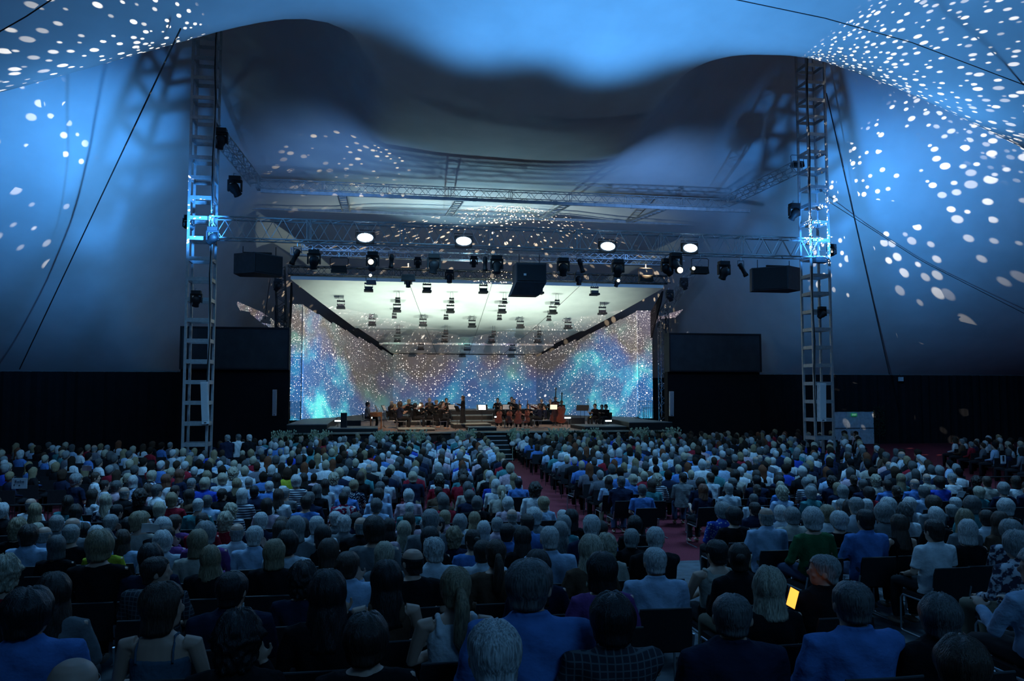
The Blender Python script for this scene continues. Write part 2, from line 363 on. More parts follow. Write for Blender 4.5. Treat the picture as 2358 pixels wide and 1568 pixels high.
for x in (plx1 + 0.04, prx0 - 0.04):
    sh.append(MB().box((x, PY + 0.0, 4.9), (0.10, 0.16, 6.5)).build('trim_3', mat('pale timber strip', (0.55, 0.55, 0.50), 0.8)))
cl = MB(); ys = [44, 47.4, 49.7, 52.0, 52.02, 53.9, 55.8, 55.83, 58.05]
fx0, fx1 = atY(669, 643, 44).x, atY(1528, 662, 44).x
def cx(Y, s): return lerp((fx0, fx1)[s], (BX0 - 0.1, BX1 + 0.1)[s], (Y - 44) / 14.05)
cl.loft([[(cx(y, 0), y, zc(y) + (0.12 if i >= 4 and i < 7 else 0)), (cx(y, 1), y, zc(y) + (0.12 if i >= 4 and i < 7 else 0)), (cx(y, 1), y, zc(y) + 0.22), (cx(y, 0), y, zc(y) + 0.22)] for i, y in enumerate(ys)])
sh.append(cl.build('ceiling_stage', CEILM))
for fx in (0.30, 0.52, 0.76):     # panel joints running into the depth
    sh.append(MB().tube([(lerp(cx(y, 0), cx(y, 1), fx), y, zc(y) - 0.01) for y in ys], 0.012, 4).build('trim_4', mat('dark joint', (0.12, 0.13, 0.12))))
for o in sh: struct(o)
for x, s in ((fx0 + 0.1, -1), (fx1 - 0.1, 1)):   # dark side cheeks beside the ceiling
    struct(MB().add([(x, 44.0, 9.1), (x + (plx0 - fx0 if s < 0 else prx1 - fx1), PY, 8.2), (x + (plx0 - fx0 if s < 0 else prx1 - fx1), PY, 6.6), (x, 44.3, 8.5),
                     (x + .1 * s, 44.0, 9.1), (x + .1 * s + (plx0 - fx0 if s < 0 else prx1 - fx1), PY, 8.2), (x + .1 * s + (plx0 - fx0 if s < 0 else prx1 - fx1), PY, 6.6), (x + .1 * s, 44.3, 8.5)],
                    [(0, 1, 2, 3), (7, 6, 5, 4), (0, 4, 5, 1), (1, 5, 6, 2), (2, 6, 7, 3), (3, 7, 4, 0)]).build('trim_5', DRAPE))
# railings at the two ends of the stage
def railing(px0, px1, Y, z0, lab):
    a = atY(px0, 940, Y).x; b_ = atY(px1, 940, Y).x; t = thing('guard_railing', lab, 'railing', ((a + b_) / 2, Y, z0)); L = b_ - a
    MB().tube([(-L / 2, 0, 0), (-L / 2, 0, 1.0), (L / 2, 0, 1.0), (L / 2, 0, 0)], 0.025).build('rail', CABLE, t)
    n = 7
    for i in range(1, n): MB().tube([(-L / 2 + L * i / n, 0, 0.02), (-L / 2 + L * i / n, 0, 0.98)], 0.014, 5).build('baluster', CABLE, t)
railing(668, 692, 46.2, 1.68, 'black railing at the left end of the stage'); railing(1469, 1502, 46.2, 1.68, 'black railing at the right end of the stage')
# ---------------------------------------------------------------- galaxy projector hung in the front truss
def projector(p, tgt, power):
    o = spot('galaxy_projector', p, tgt, power, (1, 1, 1), 75, 0.0, 0.0); nt, u, v = light_dir(o.data)
    cb = N(nt, 'ShaderNodeCombineXYZ', ins={0: u, 1: v}).outputs[0]
    def noise(scale, off, det=4):
        mp = N(nt, 'ShaderNodeMapping', ins={0: cb}); mp.inputs['Location'].default_value = (off, off * 0.7, 0)
        n = N(nt, 'ShaderNodeTexNoise', ins={0: mp.outputs[0]}); n.inputs['Scale'].default_value = scale; n.inputs['Detail'].default_value = det; return n.outputs[0]
    def stars(scale, r, keep, off):
        mp = N(nt, 'ShaderNodeMapping', ins={0: cb}); mp.inputs['Location'].default_value = (off, off, 0)
        vo = N(nt, 'ShaderNodeTexVoronoi', voronoi_dimensions='2D', ins={0: mp.outputs[0]}); vo.inputs['Scale'].default_value = scale
        sc = N(nt, 'ShaderNodeSeparateColor', ins={0: vo.outputs['Color']})
        f = M(nt, 'MULTIPLY', M(nt, 'SUBTRACT', 1.0, M(nt, 'DIVIDE', vo.outputs['Distance'], r), clamp=True), M(nt, 'LESS_THAN', sc.outputs[0], keep))
        return M(nt, 'MULTIPLY', f, M(nt, 'MULTIPLY_ADD', M(nt, 'POWER', sc.outputs[1], 2.5), 1.7, 0.22))
    n1 = noise(9.5, 3.1); n2 = noise(3.2, 9.2); n3 = noise(14, 5.5, 2)
    # vertical drift: violet and brown above, blue and turquoise below
    vf = M(nt, 'ADD', M(nt, 'MULTIPLY', v, -3.2), M(nt, 'MULTIPLY', M(nt, 'SUBTRACT', n2, 0.5), 2.6))
    base = ramp(nt, M(nt, 'ADD', vf, 0.42, clamp=True), [(0.0, (0.14, 0.11, 0.13)), (0.3, (0.13, 0.095, 0.07)), (0.48, (0.11, 0.10, 0.22)), (0.66, (0.03, 0.11, 0.36)), (1.0, (0.035, 0.15, 0.40))])
    cy = ramp(nt, n1, [(0.47, (0, 0, 0)), (0.58, (0.01, 0.28, 0.32)), (0.69, (0.13, 0.95, 0.70))])
    low = M(nt, 'ADD', vf, 0.35, clamp=True)
    add = N(nt, 'ShaderNodeMixRGB', blend_type='ADD', ins={0: low, 1: base, 2: cy}).outputs[0]
    s = M(nt, 'ADD', M(nt, 'MULTIPLY', stars(170, 0.26, 0.5, 1.0), 3.4), M(nt, 'ADD', M(nt, 'MULTIPLY', stars(80, 0.14, 0.42, 4.0), 7.0), M(nt, 'MULTIPLY', stars(13, 0.055, 0.3, 7.0), 6.0)))
    s = M(nt, 'MULTIPLY', s, M(nt, 'MULTIPLY_ADD', n3, 3.2, -0.95, clamp=True))
    scol = N(nt, 'ShaderNodeMixRGB', blend_type='MIX', ins={0: n2, 1: (1.0, 0.85, 0.9, 1), 2: (1, 0.92, 0.72, 1)}).outputs[0]
    sc_ = N(nt, 'ShaderNodeVectorMath', operation='SCALE', ins={0: scol, 3: s}).outputs[0]
    tot = N(nt, 'ShaderNodeMixRGB', blend_type='ADD', ins={0: 1.0, 1: add, 2: sc_}).outputs[0]
    # rectangular beam
    msk = M(nt, 'MULTIPLY', M(nt, 'LESS_THAN', M(nt, 'ABSOLUTE', M(nt, 'ADD', u, 0.0)), 0.74), M(nt, 'MULTIPLY', M(nt, 'LESS_THAN', v, M(nt, 'MULTIPLY_ADD', M(nt, 'ABSOLUTE', u), 0.12, 0.06)), M(nt, 'GREATER_THAN', v, M(nt, 'MULTIPLY_ADD', M(nt, 'MAXIMUM', M(nt, 'SUBTRACT', M(nt, 'ABSOLUTE', u), 0.20), 0.0), -0.37, -0.13))))
    fall = M(nt, 'MULTIPLY', msk, 1.0)
    em = N(nt, 'ShaderNodeEmission', ins={0: tot, 1: fall}); nt.links.new(em.outputs[0], nt.nodes['Light Output'].inputs[0])
    return o
PJ = (6.0, 31.4, 8.0)
projector(PJ, (6.3, 58, 5.2), 56000)
# ---------------------------------------------------------------- truss work
def truss(name, p, q, w, h, bay, lab, m=STEEL, rc=0.028, tri=False, grp=None):
    p, q = Vector(p), Vector(q); L = (q - p).length; d = (q - p).normalized(); s = d.cross(Vector((0, 0, 1)))
    if s.length < 0.2: s = Vector((1, 0, 0))
    s.normalize(); u = s.cross(d).normalized()
    t = thing(name, lab, 'truss', p, group=grp)
    offs = [(-w / 2, -h / 2), (w / 2, -h / 2), (w / 2, h / 2), (-w / 2, h / 2)] if not tri else [(-w / 2, h / 2), (w / 2, h / 2), (0, -h / 2)]
    for a, b_ in offs: MB().tube([s * a + u * b_, d * L + s * a + u * b_], rc, 6).build('chord', m, t)
    br = MB(); n = max(2, int(round(L / bay))); K = len(offs)
    for k in range(K):
        o0 = s * offs[k][0] + u * offs[k][1]; o1 = s * offs[(k + 1) % K][0] + u * offs[(k + 1) % K][1]
        for i in range(n):
            a = d * (L * i / n); c = d * (L * (i + 0.5) / n); e = d * (L * (i + 1) / n)
            br.tube([a + o1, c + o0], rc * 0.55, 4, False); br.tube([c + o0, e + o1], rc * 0.55, 4, False)
            if i % 4 == 0:
                br.tube([a + o0, a + o1], rc * 0.6, 4, False); br.tube([a + d * 0.12 + o0, a + d * 0.12 + o1], rc * 0.6, 4, False)
    br.build('bracing', m, t); return t
truss('lighting_truss', (-6.0, 30.5, 9.23), (18.2, 30.5, 9.20), 0.6, 0.78, 0.85, 'long front lighting truss spanning between the two ladder towers')
truss('lighting_truss', (-5.5, 38.0, 12.85), (17.6, 38.0, 12.85), 0.45, 0.42, 0.75, 'thin upper truss high above the stage', rc=0.022)
truss('lighting_truss', (-5.9, 31.2, 12.9), (-5.5, 37.8, 12.9), 0.45, 0.42, 0.75, 'upper side truss running back from the left tower', rc=0.022)
truss('lighting_truss', (17.9, 31.2, 12.9), (17.6, 37.8, 12.9), 0.45, 0.42, 0.75, 'upper side truss running back from the right tower', rc=0.022)
truss('lighting_truss', (-4.6, 43.7, 9.72), (16.8, 43.7, 9.72), 0.5, 0.42, 0.7, 'dark truss along the front edge of the shell ceiling', mat('dark truss', (0.05, 0.06, 0.065), 0.5, 0.3), 0.03)
truss('lighting_truss', (-4.2, 41.0, 10.25), (16.4, 41.0, 10.25), 0.4, 0.34, 0.7, 'middle truss just in front of the shell ceiling', rc=0.024)
truss('lighting_truss', (-3.5, 39.0, 10.15), (15.8, 39.0, 10.15), 0.3, 0.3, 0.8, 'slim truss carrying small lamps before the shell', rc=0.018)
truss('lighting_truss', (-5.1, 46.0, 6.7), (-5.1, 44.2, 9.9), 0.5, 0.5, 0.7, 'sloping truss leg at the left edge of the shell', MATS['dark truss'], 0.03)
truss('lighting_truss', (17.3, 46.0, 8.0), (17.3, 40.6, 10.3), 0.4, 0.35, 0.7, 'sloping truss arm at the right edge of the shell', rc=0.028)
for x, l in ((-5.3, 'left'), (17.5, 'right')):
    truss('support_tower', (x, 46.6, 0.0), (x, 46.6, 8.1), 0.5, 0.5, 0.9, 'dark ladder tower behind the %s pillar of the shell' % l, MATS['dark truss'], 0.03)
def beam(p, q, w, h, lab):
    c = (Vector(p) + Vector(q)) / 2; t = thing('roof_beam', lab, 'beam', c); L = (Vector(q) - Vector(p)).length
    MB().box((0, 0, 0), (L, w, h)).build('girder', mat('pale grey beam', (0.45, 0.47, 0.5), 0.5, 0.3), t)
    for i in range(int(L / 4)): MB().box((-L / 2 + 2 + i * 4.0, 0, 0), (0.2, w + 0.03, h + 0.03)).build('joint_plate', STEEL, t)
beam((-5.3, 37.9, 12.52), (19.0, 37.9, 12.52), 0.12, 0.15, 'pale grey flat beam under the upper truss')
beam((-8.4, 43.6, 13.0), (22.0, 43.6, 13.0), 0.12, 0.15, 'pale grey flat beam behind the upper truss')
for i, (x0, x1) in enumerate(((-1.6, -1.5), (4.0, 4.1), (9.3, 9.2), (14.4, 14.2))):
    t = thing('cross_ladder', 'short ladder beam joining the two pale roof beams, %s from the left' % ('first', 'second', 'third', 'fourth')[i], 'beam', (x0, 38.0, 12.5))
    for s in (-0.2, 0.2): MB().box((s, 2.8, 0.25), (0.05, 5.6, 0.08), Matrix.Rotation(0.09, 3, 'X')).build('side_rail', STEEL, t)
    for k in range(9): MB().box((0, 0.4 + k * 0.62, 0.03 + k * 0.055), (0.42, 0.06, 0.04)).build('rung', STEEL, t)
def tower(x, y, ztop, lab):
    t = thing('ladder_tower', lab, 'tower', (x, y, 0)); s = 0.41
    for a in (-s, s):
        for c in (-s, s): MB().box((a, c, ztop / 2), (0.085, 0.085, ztop)).build('upright', STEEL, t)
    z = 0.55
    while z < ztop:
        f = MB()
        for a in (-s, s): f.box((0, a, z), (2 * s - 0.05, 0.05, 0.14)); f.box((a, 0, z), (0.05, 2 * s - 0.05, 0.14))
        f.build('rung_frame', STEEL, t); z += 0.752
    MB().box((0, 0, 0.05), (1.3, 1.3, 0.1)).build('base_plate', DARKG, t)
    for q in range(2):
        MB().tube([(s * (1 if x < 6 else -1), -s - 0.06 + q * 0.05, ztop)] + [(s * (1 if x < 6 else -1) + 0.04 * sin(k * 1.7 + q), -s - 0.08 + 0.05 * q, ztop - k * 1.1) for k in range(1, int(ztop / 1.1))], 0.018, 5).build('cable', CABLE, t)
    return t
TLX, TRX, TY = -6.35, 18.35, 30.8
tower(TLX, TY, 18.5, 'left ladder-like aluminium tower rising out of the audience'); tower(TRX, TY, 18.5, 'right ladder-like aluminium tower rising out of the audience')
# ropes
from mathutils.bvhtree import BVHTree
TB = BVHTree.FromObject(tent, bpy.context.evaluated_depsgraph_get())
def rope_px(pxs, r, lab, off=0.35):
    P = []
    for (x0, y0), (x1, y1) in zip(pxs[:-1], pxs[1:]):
        for k in range(8):
            d = ray(lerp(x0, x1, k / 8), lerp(y0, y1, k / 8)).normalized(); h = TB.ray_cast(EYE, d)
            if h[0] is not None: P.append(h[3] - off)
            else: P.append(P[-1])
    n = len(P); Q = []
    a, b_ = P[0], P[-1]; m = min(P[i] - lerp(a, b_, i / (n - 1)) for i in range(n))   # keep the rope taut and clear of the cloth
    for i in range(n):
        t = i / (n - 1) * (len(pxs) - 1); j = min(int(t), len(pxs) - 2); f = t - j
        d = ray(lerp(pxs[j][0], pxs[j + 1][0], f), lerp(pxs[j][1], pxs[j + 1][1], f)).normalized(); Q.append(EYE + d * (lerp(a, b_, i / (n - 1)) + min(m, 0)))
    return rope(Q, r, lab)
def rope(pts, r, lab, name='guy_rope'):
    return tag(MB().tube(pts, r, 5).build(name, CABLE, origin=tuple(pts[0])), lab, 'rope')
rope_px([(416, 66), (45, 850)], 0.026, 'dark guy rope slanting down to the left across the lit fabric')
rope_px([(1903, 215), (2048, 862)], 0.026, 'dark guy rope falling from the right tower to the black wall')
rope_px([(1905, 462), (2120, 600), (2375, 730)], 0.016, 'thin guy rope crossing the light dots at right')
rope([atY(610, 735, 44), atY(622, 640, 43.8)], 0.02, 'thin dark rope above the left box beside the shell')
rope([atY(x, y, Y) for x, y, Y in ((715, 12, 27.3), (800, 60, 28), (900, 97, 28.6), (1000, 124, 29), (1100, 142, 29.2), (1200, 152, 29.4), (1300, 157, 29.4), (1400, 158, 29.2), (1500, 150, 28.8), (1600, 130, 28.2), (1700, 101, 27.3))], 0.025, 'sagging cable sewn under the belly of the tent between the towers')
rope([atY(x, y, Y) for x, y, Y in ((-10, 78, 22), (60, 38, 21.7), (125, -5, 21.4))], 0.018, 'seam cable in the upper left corner of the tent')
rope([atY(x, y, Y) for x, y, Y in ((1670, -6, 22.5), (1900, 42, 23.0), (2100, 98, 23.6), (2370, 200, 24))], 0.016, 'long seam cable curving across the upper right tent')
# ---------------------------------------------------------------- speakers
GRIL = mat('black speaker grille', (0.02, 0.024, 0.03), 0.7, bump=0.5, scale=80); CABN = mat('dark speaker cabinet', (0.05, 0.06, 0.075), 0.6)
def hang(t, x, y, z0, z1): MB().tube([(x, y, z0), (x, y, z1)], 0.015, 5).build('hanging_cable', CABLE, t)
def cluster(pxs, ytop, ybot, Y, turn, lab):
    "hung cabinet seen on its corner; pxs = left edge, near corner, right edge"
    a, c, e = (atY(px, 610, Y + dy).x for px, dy in zip(pxs, (0.5, 0, 0.9) if turn > 0 else (0.9, 0, 0.5)))
    D = project((c, Y, 9))[2]; zt = EYE.z + (905 - ytop) / FPX * D; zb = EYE.z + (905 - ybot) / FPX * D; z = (zt + zb) / 2; h = zt - zb
    t = thing('hung_speaker', lab, 'speaker', (c, Y, zb))
    P = [(a - c, 0.5 if turn > 0 else 0.9), (0, 0), (e - c, 0.9 if turn > 0 else 0.5), (e - c - 0.1, 1.3), (a - c + 0.1, 1.3)]
    b = MB(); b.add([(x, y + 0.02, 0.0) for x, y in P] + [(x, y, h) for x, y in P], [(4, 3, 2, 1, 0), (5, 6, 7, 8, 9)] + [(i, (i + 1) % 5, 5 + (i + 1) % 5, 5 + i) for i in range(5)])
    b.build('cabinet', CABN, t)
    p, q = (Vector((*P[1], 0)), Vector((*P[2], 0))) if turn > 0 else (Vector((*P[0], 0)), Vector((*P[1], 0)))
    n = Vector((q.y - p.y, -(q.x - p.x), 0)).normalized() * 0.03; p, q = lerp(p, q, 0.04), lerp(p, q, 0.96)
    MB().add([p + n + Vector((0, 0, .04)), q + n + Vector((0, 0, .04)), q + n + Vector((0, 0, h - .04)), p + n + Vector((0, 0, h - .04)), p + Vector((0, 0, .04)), q + Vector((0, 0, .04)), q + Vector((0, 0, h - .04)), p + Vector((0, 0, h - .04))],
             [(0, 1, 2, 3), (7, 6, 5, 4), (0, 4, 5, 1), (1, 5, 6, 2), (2, 6, 7, 3), (3, 7, 4, 0)]).build('grille', GRIL, t)
    for x in (a - c + 0.25, e - c - 0.25): hang(t, x, 0.9, h - 0.02, h + 0.35)
    MB().box((0, 0.85, h + 0.08), (1.0, 0.08, 0.1)).build('fly_bar', CABLE, t)
cluster((538, 585, 651), 581, 628, 29.3, 1, 'black loudspeaker cluster hung at the left end of the front truss')
cluster((1731, 1815, 1842), 612, 666, 29.3, -1, 'black loudspeaker cluster hung at the right end of the front truss')
D = project((atY(1224, 640, 29.6).x, 29.6, 9))[2]; c = atY(1224, 640, 29.6)
t = thing('hung_speaker', 'big black loudspeaker block hung at the centre of the front truss', 'speaker', (c.x, 29.6, c.z))
wd = 70 / FPX * D / 2; hh = 58 / FPX * D / 2
MB().add([(-wd - 0.16, 0.3, -hh - 0.14), (wd * 0.62, 0.3, -hh - 0.14), (wd * 0.62, 1.0, -hh - 0.14), (-wd - 0.16, 1.0, -hh - 0.14), (-wd, 0, -hh + 0.32), (wd, 0, -hh + 0.32), (wd, 0.9, -hh + 0.32), (-wd, 0.9, -hh + 0.32),
          (-wd, 0, hh + 0.1), (wd, 0, hh + 0.1), (wd, 0.9, hh + 0.1), (-wd, 0.9, hh + 0.1)],
         [(3, 2, 1, 0)] + [(i, (i + 1) % 4, 4 + (i + 1) % 4, 4 + i) for i in range(4)] + [(4 + i, 4 + (i + 1) % 4, 8 + (i + 1) % 4, 8 + i) for i in range(4)] + [(8, 9, 10, 11)]).build('cabinet', CABN, t)
MB().box((0, -0.02, 0.2), (2 * wd - 0.06, 0.04, 2 * hh - 0.35)).build('grille', GRIL, t)
MB().box((-wd * 0.45, -0.05, 0.12), (0.1, 0.02, 0.08)).build('badge', WHITEP, t)
for x in (-0.4, 0.4): hang(t, x, 0.45, hh + 0.05, hh + 0.5)
def column(px, y0, y1, wpx, Y, lab, tilt=0.0, m=WHITEP):
    p = atY(px, y1, Y); q = atY(px, y0, Y); D = project(p)[2]; h = q.z - p.z; wdt = wpx / FPX * D
    t = thing('column_speaker', lab, 'speaker', p); t.rotation_euler = (0.04, tilt, 0)
    MB().box((0, 0, h / 2), (wdt, wdt * 0.9, h)).build('cabinet', m, t)
    MB().box((0, -wdt * 0.46, h * 0.52), (wdt * 0.86, 0.02, h * 0.88)).build('grille', mat('white perforated grille', (0.5, 0.53, 0.56), 0.6, bump=0.3, scale=60), t)
    MB().box((0, -wdt * 0.47, h * 0.035), (wdt * 0.35, 0.02, 0.03)).build('badge', BLACK, t)
    MB().box((0, wdt * 0.6, h * 0.97), (0.05, 0.25, 0.05)).build('bracket', DARKG, t)
column(474, 879, 976, 15, 30.1, 'white column loudspeaker on the left tower', -0.05)
column(1892, 882, 970, 15, 30.1, 'white column loudspeaker on the right tower')
column(632, 897, 957, 9, 44.0, 'white column loudspeaker before the black skirt left of the stage')
column(1546, 901, 958, 9, 44.0, 'white column loudspeaker before the black skirt right of the stage')
p = atY(2072, 873, 45.2); t = thing('wall_box', 'small pale box hanging at the top of the black wall, right', 'box', p)
MB().box((0, -0.1, 0), (0.26, 0.16, 0.26)).build('box_body', WHITEP, t); MB().tube([(0, 0, 0.1), (0, 0, 0.32)], 0.015).build('hook', CABLE, t)
# ---------------------------------------------------------------- lamps on the truss
def moving_head():
    t = thing('moving_head_light', 'x', 'stage light')
    MB().box((0, 0, -0.07), (0.36, 0.26, 0.14)).build('base', BLACK, t)
    y_ = MB(); y_.box((-0.2, 0, -0.3), (0.05, 0.14, 0.36)); y_.box((0.2, 0, -0.3), (0.05, 0.14, 0.36)); y_.box((0, 0, -0.16), (0.42, 0.16, 0.06)); y_.build('yoke', BLACK, t)
    h = MB(); k = [(0.05, 0.02), (0.13, 0.05), (0.17, 0.14), (0.165, 0.26), (0.12, 0.36), (0.135, 0.44), (0.13, 0.47)]
    h.loft([[(r * cos(a * pi / 7), r * sin(a * pi / 7), 0.24 - z) for a in range(14)] for r, z in k])
    hd = h.build('head', BLACK, t, smooth=True); hd.location = (0, 0, -0.42)
    ln = MB().ell((0, 0, -0.225), (0.115, 0.115, 0.03), 14, 5).build('lens', mat('dark lens', (0.05, 0.06, 0.08), 0.15, spec=0.6), hd)
    MB().tube([(-0.05, 0, 0), (-0.05, 0, 0.1), (0.05, 0, 0.1), (0.05, 0, 0)], 0.02, 5).build('clamp', STEEL, t)
    return t
def profile_light():
    t = thing('profile_spotlight', 'x', 'stage light')
    h = MB(); k = [(0.05, 0.0), (0.10, 0.04), (0.115, 0.22), (0.09, 0.26), (0.09, 0.5), (0.11, 0.54), (0.11, 0.62)]
    h.loft([[(r * cos(a * pi / 6), r * sin(a * pi / 6), 0.12 - z) for a in range(12)] for r, z in k]); hd = h.build('barrel', BLACK, t, smooth=True); hd.location = (0, 0, -0.25)
    MB().box((0, 0, -0.5), (0.16, 0.16, 0.02)).build('colour_frame', BLACK, hd)
    y_ = MB(); y_.tube([(-0.14, 0, -0.28), (-0.14, 0, -0.03), (0.14, 0, -0.03), (0.14, 0, -0.28)], 0.014, 5); y_.build('yoke', CABLE, t)
    MB().tube([(0, 0, -0.03), (0, 0, 0.1)], 0.02, 5).build('clamp', STEEL, t)
    return t
def floodlight():
    t = thing('floodlight', 'x', 'stage light')
    MB().tube([(-0.32, 0, -0.42), (-0.34, 0, -0.1), (-0.28, 0, -0.05), (0.28, 0, -0.05), (0.34, 0, -0.1), (0.32, 0, -0.42)], 0.014, 5).build('yoke', CABLE, t)
    b = MB(); b.box((0, 0, -0.5), (0.6, 0.3, 0.26), None, 0.9); b.build('housing', BLACK, t)
    g = MB()
    for k in range(5): g.box((0, -0.155, -0.4 - k * 0.05), (0.54, 0.02, 0.012))
    g.build('cooling_fin', DARKG, t); MB().tube([(0, 0, -0.05), (0, 0, 0.12)], 0.02, 5).build('clamp', STEEL, t)
    return t
PROTO = {}
def lamp_at(kind, px, py, Y, s, tilt, roll, lab, grp='lamps hung on the front truss'):
    f = {'m': moving_head, 'p': profile_light, 'f': floodlight}[kind]
    if kind not in PROTO: t = PROTO[kind] = f()
    else: t = copy_thing(PROTO[kind], (0, 0, 0))
    p = atY(px, py, Y); t.location = p + Vector((0, 0, 0.36 * s)); t.scale = (s, s, s); t['label'] = lab; t['group'] = grp; t.rotation_euler = (0, 0, 0)
    for ch in t.children:
        if ch.name.startswith(('head', 'barrel')): ch.rotation_euler = (tilt, roll, 0)
    return t
LOC = lambda px: 'left end' if px < 700 else 'left part' if px < 960 else 'centre' if px < 1300 else 'right part' if px < 1560 else 'right end'
LS = [('p', 685, 588, 30.3, 1.0, .1, .45), ('m', 723, 600, 30.3, 1.1, .25, .1), ('f', 781, 612, 30.6, 1.0, 0, 0), ('m', 858, 604, 30.3, 1.1, -.5, .1), ('p', 902, 597, 30.3, .85, .1, .05),
      ('f', 940, 632, 30.6, .9, 0, 0), ('m', 962, 606, 33.5, .7, .3, 0), ('m', 999, 610, 30.3, 1.15, .2, .1), ('m', 1035, 638, 38.8, 1.0, .1, 0), ('m', 1091, 604, 34, .75, .1, 0), ('p', 1117, 603, 30.3, .9, 0, 0),
      ('m', 1144, 612, 30.3, 1.1, -.3, .1), ('m', 1297, 617, 30.3, 1.1, .2, 0), ('p', 1335, 608, 30.4, .9, 0, -.3), ('m', 1333, 643, 38.8, 1.0, .1, 0), ('m', 1423, 620, 30.3, 1.1, .3, .1), ('f', 1487, 634, 30.8, .95, 0, 0),
      ('m', 1536, 618, 30.6, 1.1, .2, -.8), ('m', 1556, 606, 30.2, 1.15, -.6, -.5), ('f', 1612, 614, 30.5, 1.1, 0, 0), ('m', 1667, 625, 30.3, 1.15, .2, .3), ('p', 1706, 618, 30.3, .95, 0, -.5),
      ('m', 940, 650, 40.5, .9, .1, 0), ('f', 855, 645, 38.8, .8, 0, 0), ('m', 1420, 650, 38.8, .8, .3, .2)]
KN = {'m': 'moving head lamp', 'p': 'slim spotlight', 'f': 'wide floodlight'}
for i, (k, px, py, Y, s, ti, ro) in enumerate(LS):
    nb = ['beside the first white glow', 'beside the second white glow', 'beside the third white glow', 'beside the fourth white glow']
    d = [abs(px - g) for g in (841, 1068, 1400, 1590)]; j = d.index(min(d))
    side = 'just below' if d[j] < 22 else ('to the left of' if px < (841, 1068, 1400, 1590)[j] else 'to the right of')
    lamp_at(k, px, py, Y, s, ti, ro, 'black %s %s the %s white glow%s' % (KN[k], side, ('first', 'second', 'third', 'fourth')[j], (', on the front truss' if py not in (612, 606) else ', mounted lower') if Y < 32 else ', on a rear truss' if Y > 36 else ', farther back'))
EXTRA = [('m', 490, 546, 30.2, 1.0, .5, .9, 'black lamp clamped to the left tower at truss height'), ('m', 434, 516, 30.6, .9, .3, -1.2, 'black lamp on the outer side of the left tower'), ('m', 541, 432, 31.6, 1.2, .3, -.5, 'pair-like black lamp on the upper left truss corner'),
         ('f', 1836, 372, 31.4, .9, 0, 0, 'black floodlight near the top of the truss at the right tower'), ('m', 1829, 490, 31.0, 1.1, .3, .5, 'black lamp left of the right tower between the trusses'), ('f', 1888, 592, 30.1, .9, 0, 0, 'black lamp clamped to the right tower at truss height'),
         ('m', 1893, 722, 30.2, .8, .3, .8, 'small black lamp low on the right tower'), ('m', 452, 690, 30.2, .9, .3, .2, 'small black lamp low on the left tower'), ('m', 640, 658, 43.0, 1.0, .4, .6, 'black lamp beside the left truss leg of the shell'),
         ('m', 1575, 655, 41.0, 1.0, .4, -.6, 'upper black lamp under the sloping right truss arm'), ('m', 1542, 682, 43.0, 1.0, .4, -.6, 'lower black lamp under the sloping right truss arm'), ('m', 508, 322, 31.0, 1.2, .1, .2, 'black lamp inside the left tower above the upper truss'), ('m', 1915, 580, 30.9, .9, .3, .9, 'black lamp on the outer side of the right tower')]
for k, px, py, Y, s, ti, ro, lab in EXTRA: lamp_at(k, px, py, Y, s, ti, ro, lab, 'lamps clamped to towers and side trusses')
# lit lenses
GLW = mat('glowing warm lens', (1, .9, .7), 0.4, emit=(1.0, 0.85, 0.6), es=5)
for i, (px, py, Y, r) in enumerate(((854, 603, 29.95, .10), (853, 634, 38.4, .07), (1566, 622, 29.9, .12), (1424, 646, 29.9, .06), (1597, 618, 29.9, .07))):
    p = atY(px, py, Y); t = thing('small_lamp', ['warm lit lens under the first white glow', 'tiny warm lamp low under the first white glow', 'round warm lit lens left of the fourth white glow', 'tiny warm lamp under the third white glow', 'narrow warm lit lens right under the fourth white glow'][i], 'stage light', p)
    MB().tube([(0, 0.0, 0), (0, 0.22, 0.02)], r * 1.15, 10).build('can', BLACK, t); MB().ell((0, -0.01, 0), (r, 0.02, r), 12, 6).build('lens', GLW, t)
# four bright white-blue lamps on the truss
GLB = mat('glowing white lamp face', (1, 1, 1), 0.4, emit=(0.45, 0.72, 1.0), es=34)
for i, (px, py) in enumerate(((841, 547), (1068, 555), (1400, 567), (1590, 571))):
    p = atY(px, py, 30.15); t = thing('bright_lamp', '%s of four glaring white-blue lamps set in the front truss' % ('leftmost', 'second from left', 'second from right', 'rightmost')[i], 'stage light', p, group='glaring lamps in the front truss')
    MB().box((0, 0.12, 0), (0.66, 0.2, 0.42)).build('housing', BLACK, t); MB().ell((0, 0, 0), (0.29, 0.03, 0.16), 18, 8).build('lamp_face', GLB, t)
    yk = MB().tube([(-0.36, 0.1, 0), (-0.36, 0.1, 0.3), (0.36, 0.1, 0.3), (0.36, 0.1, 0)], 0.014, 5).build('yoke', CABLE, t)
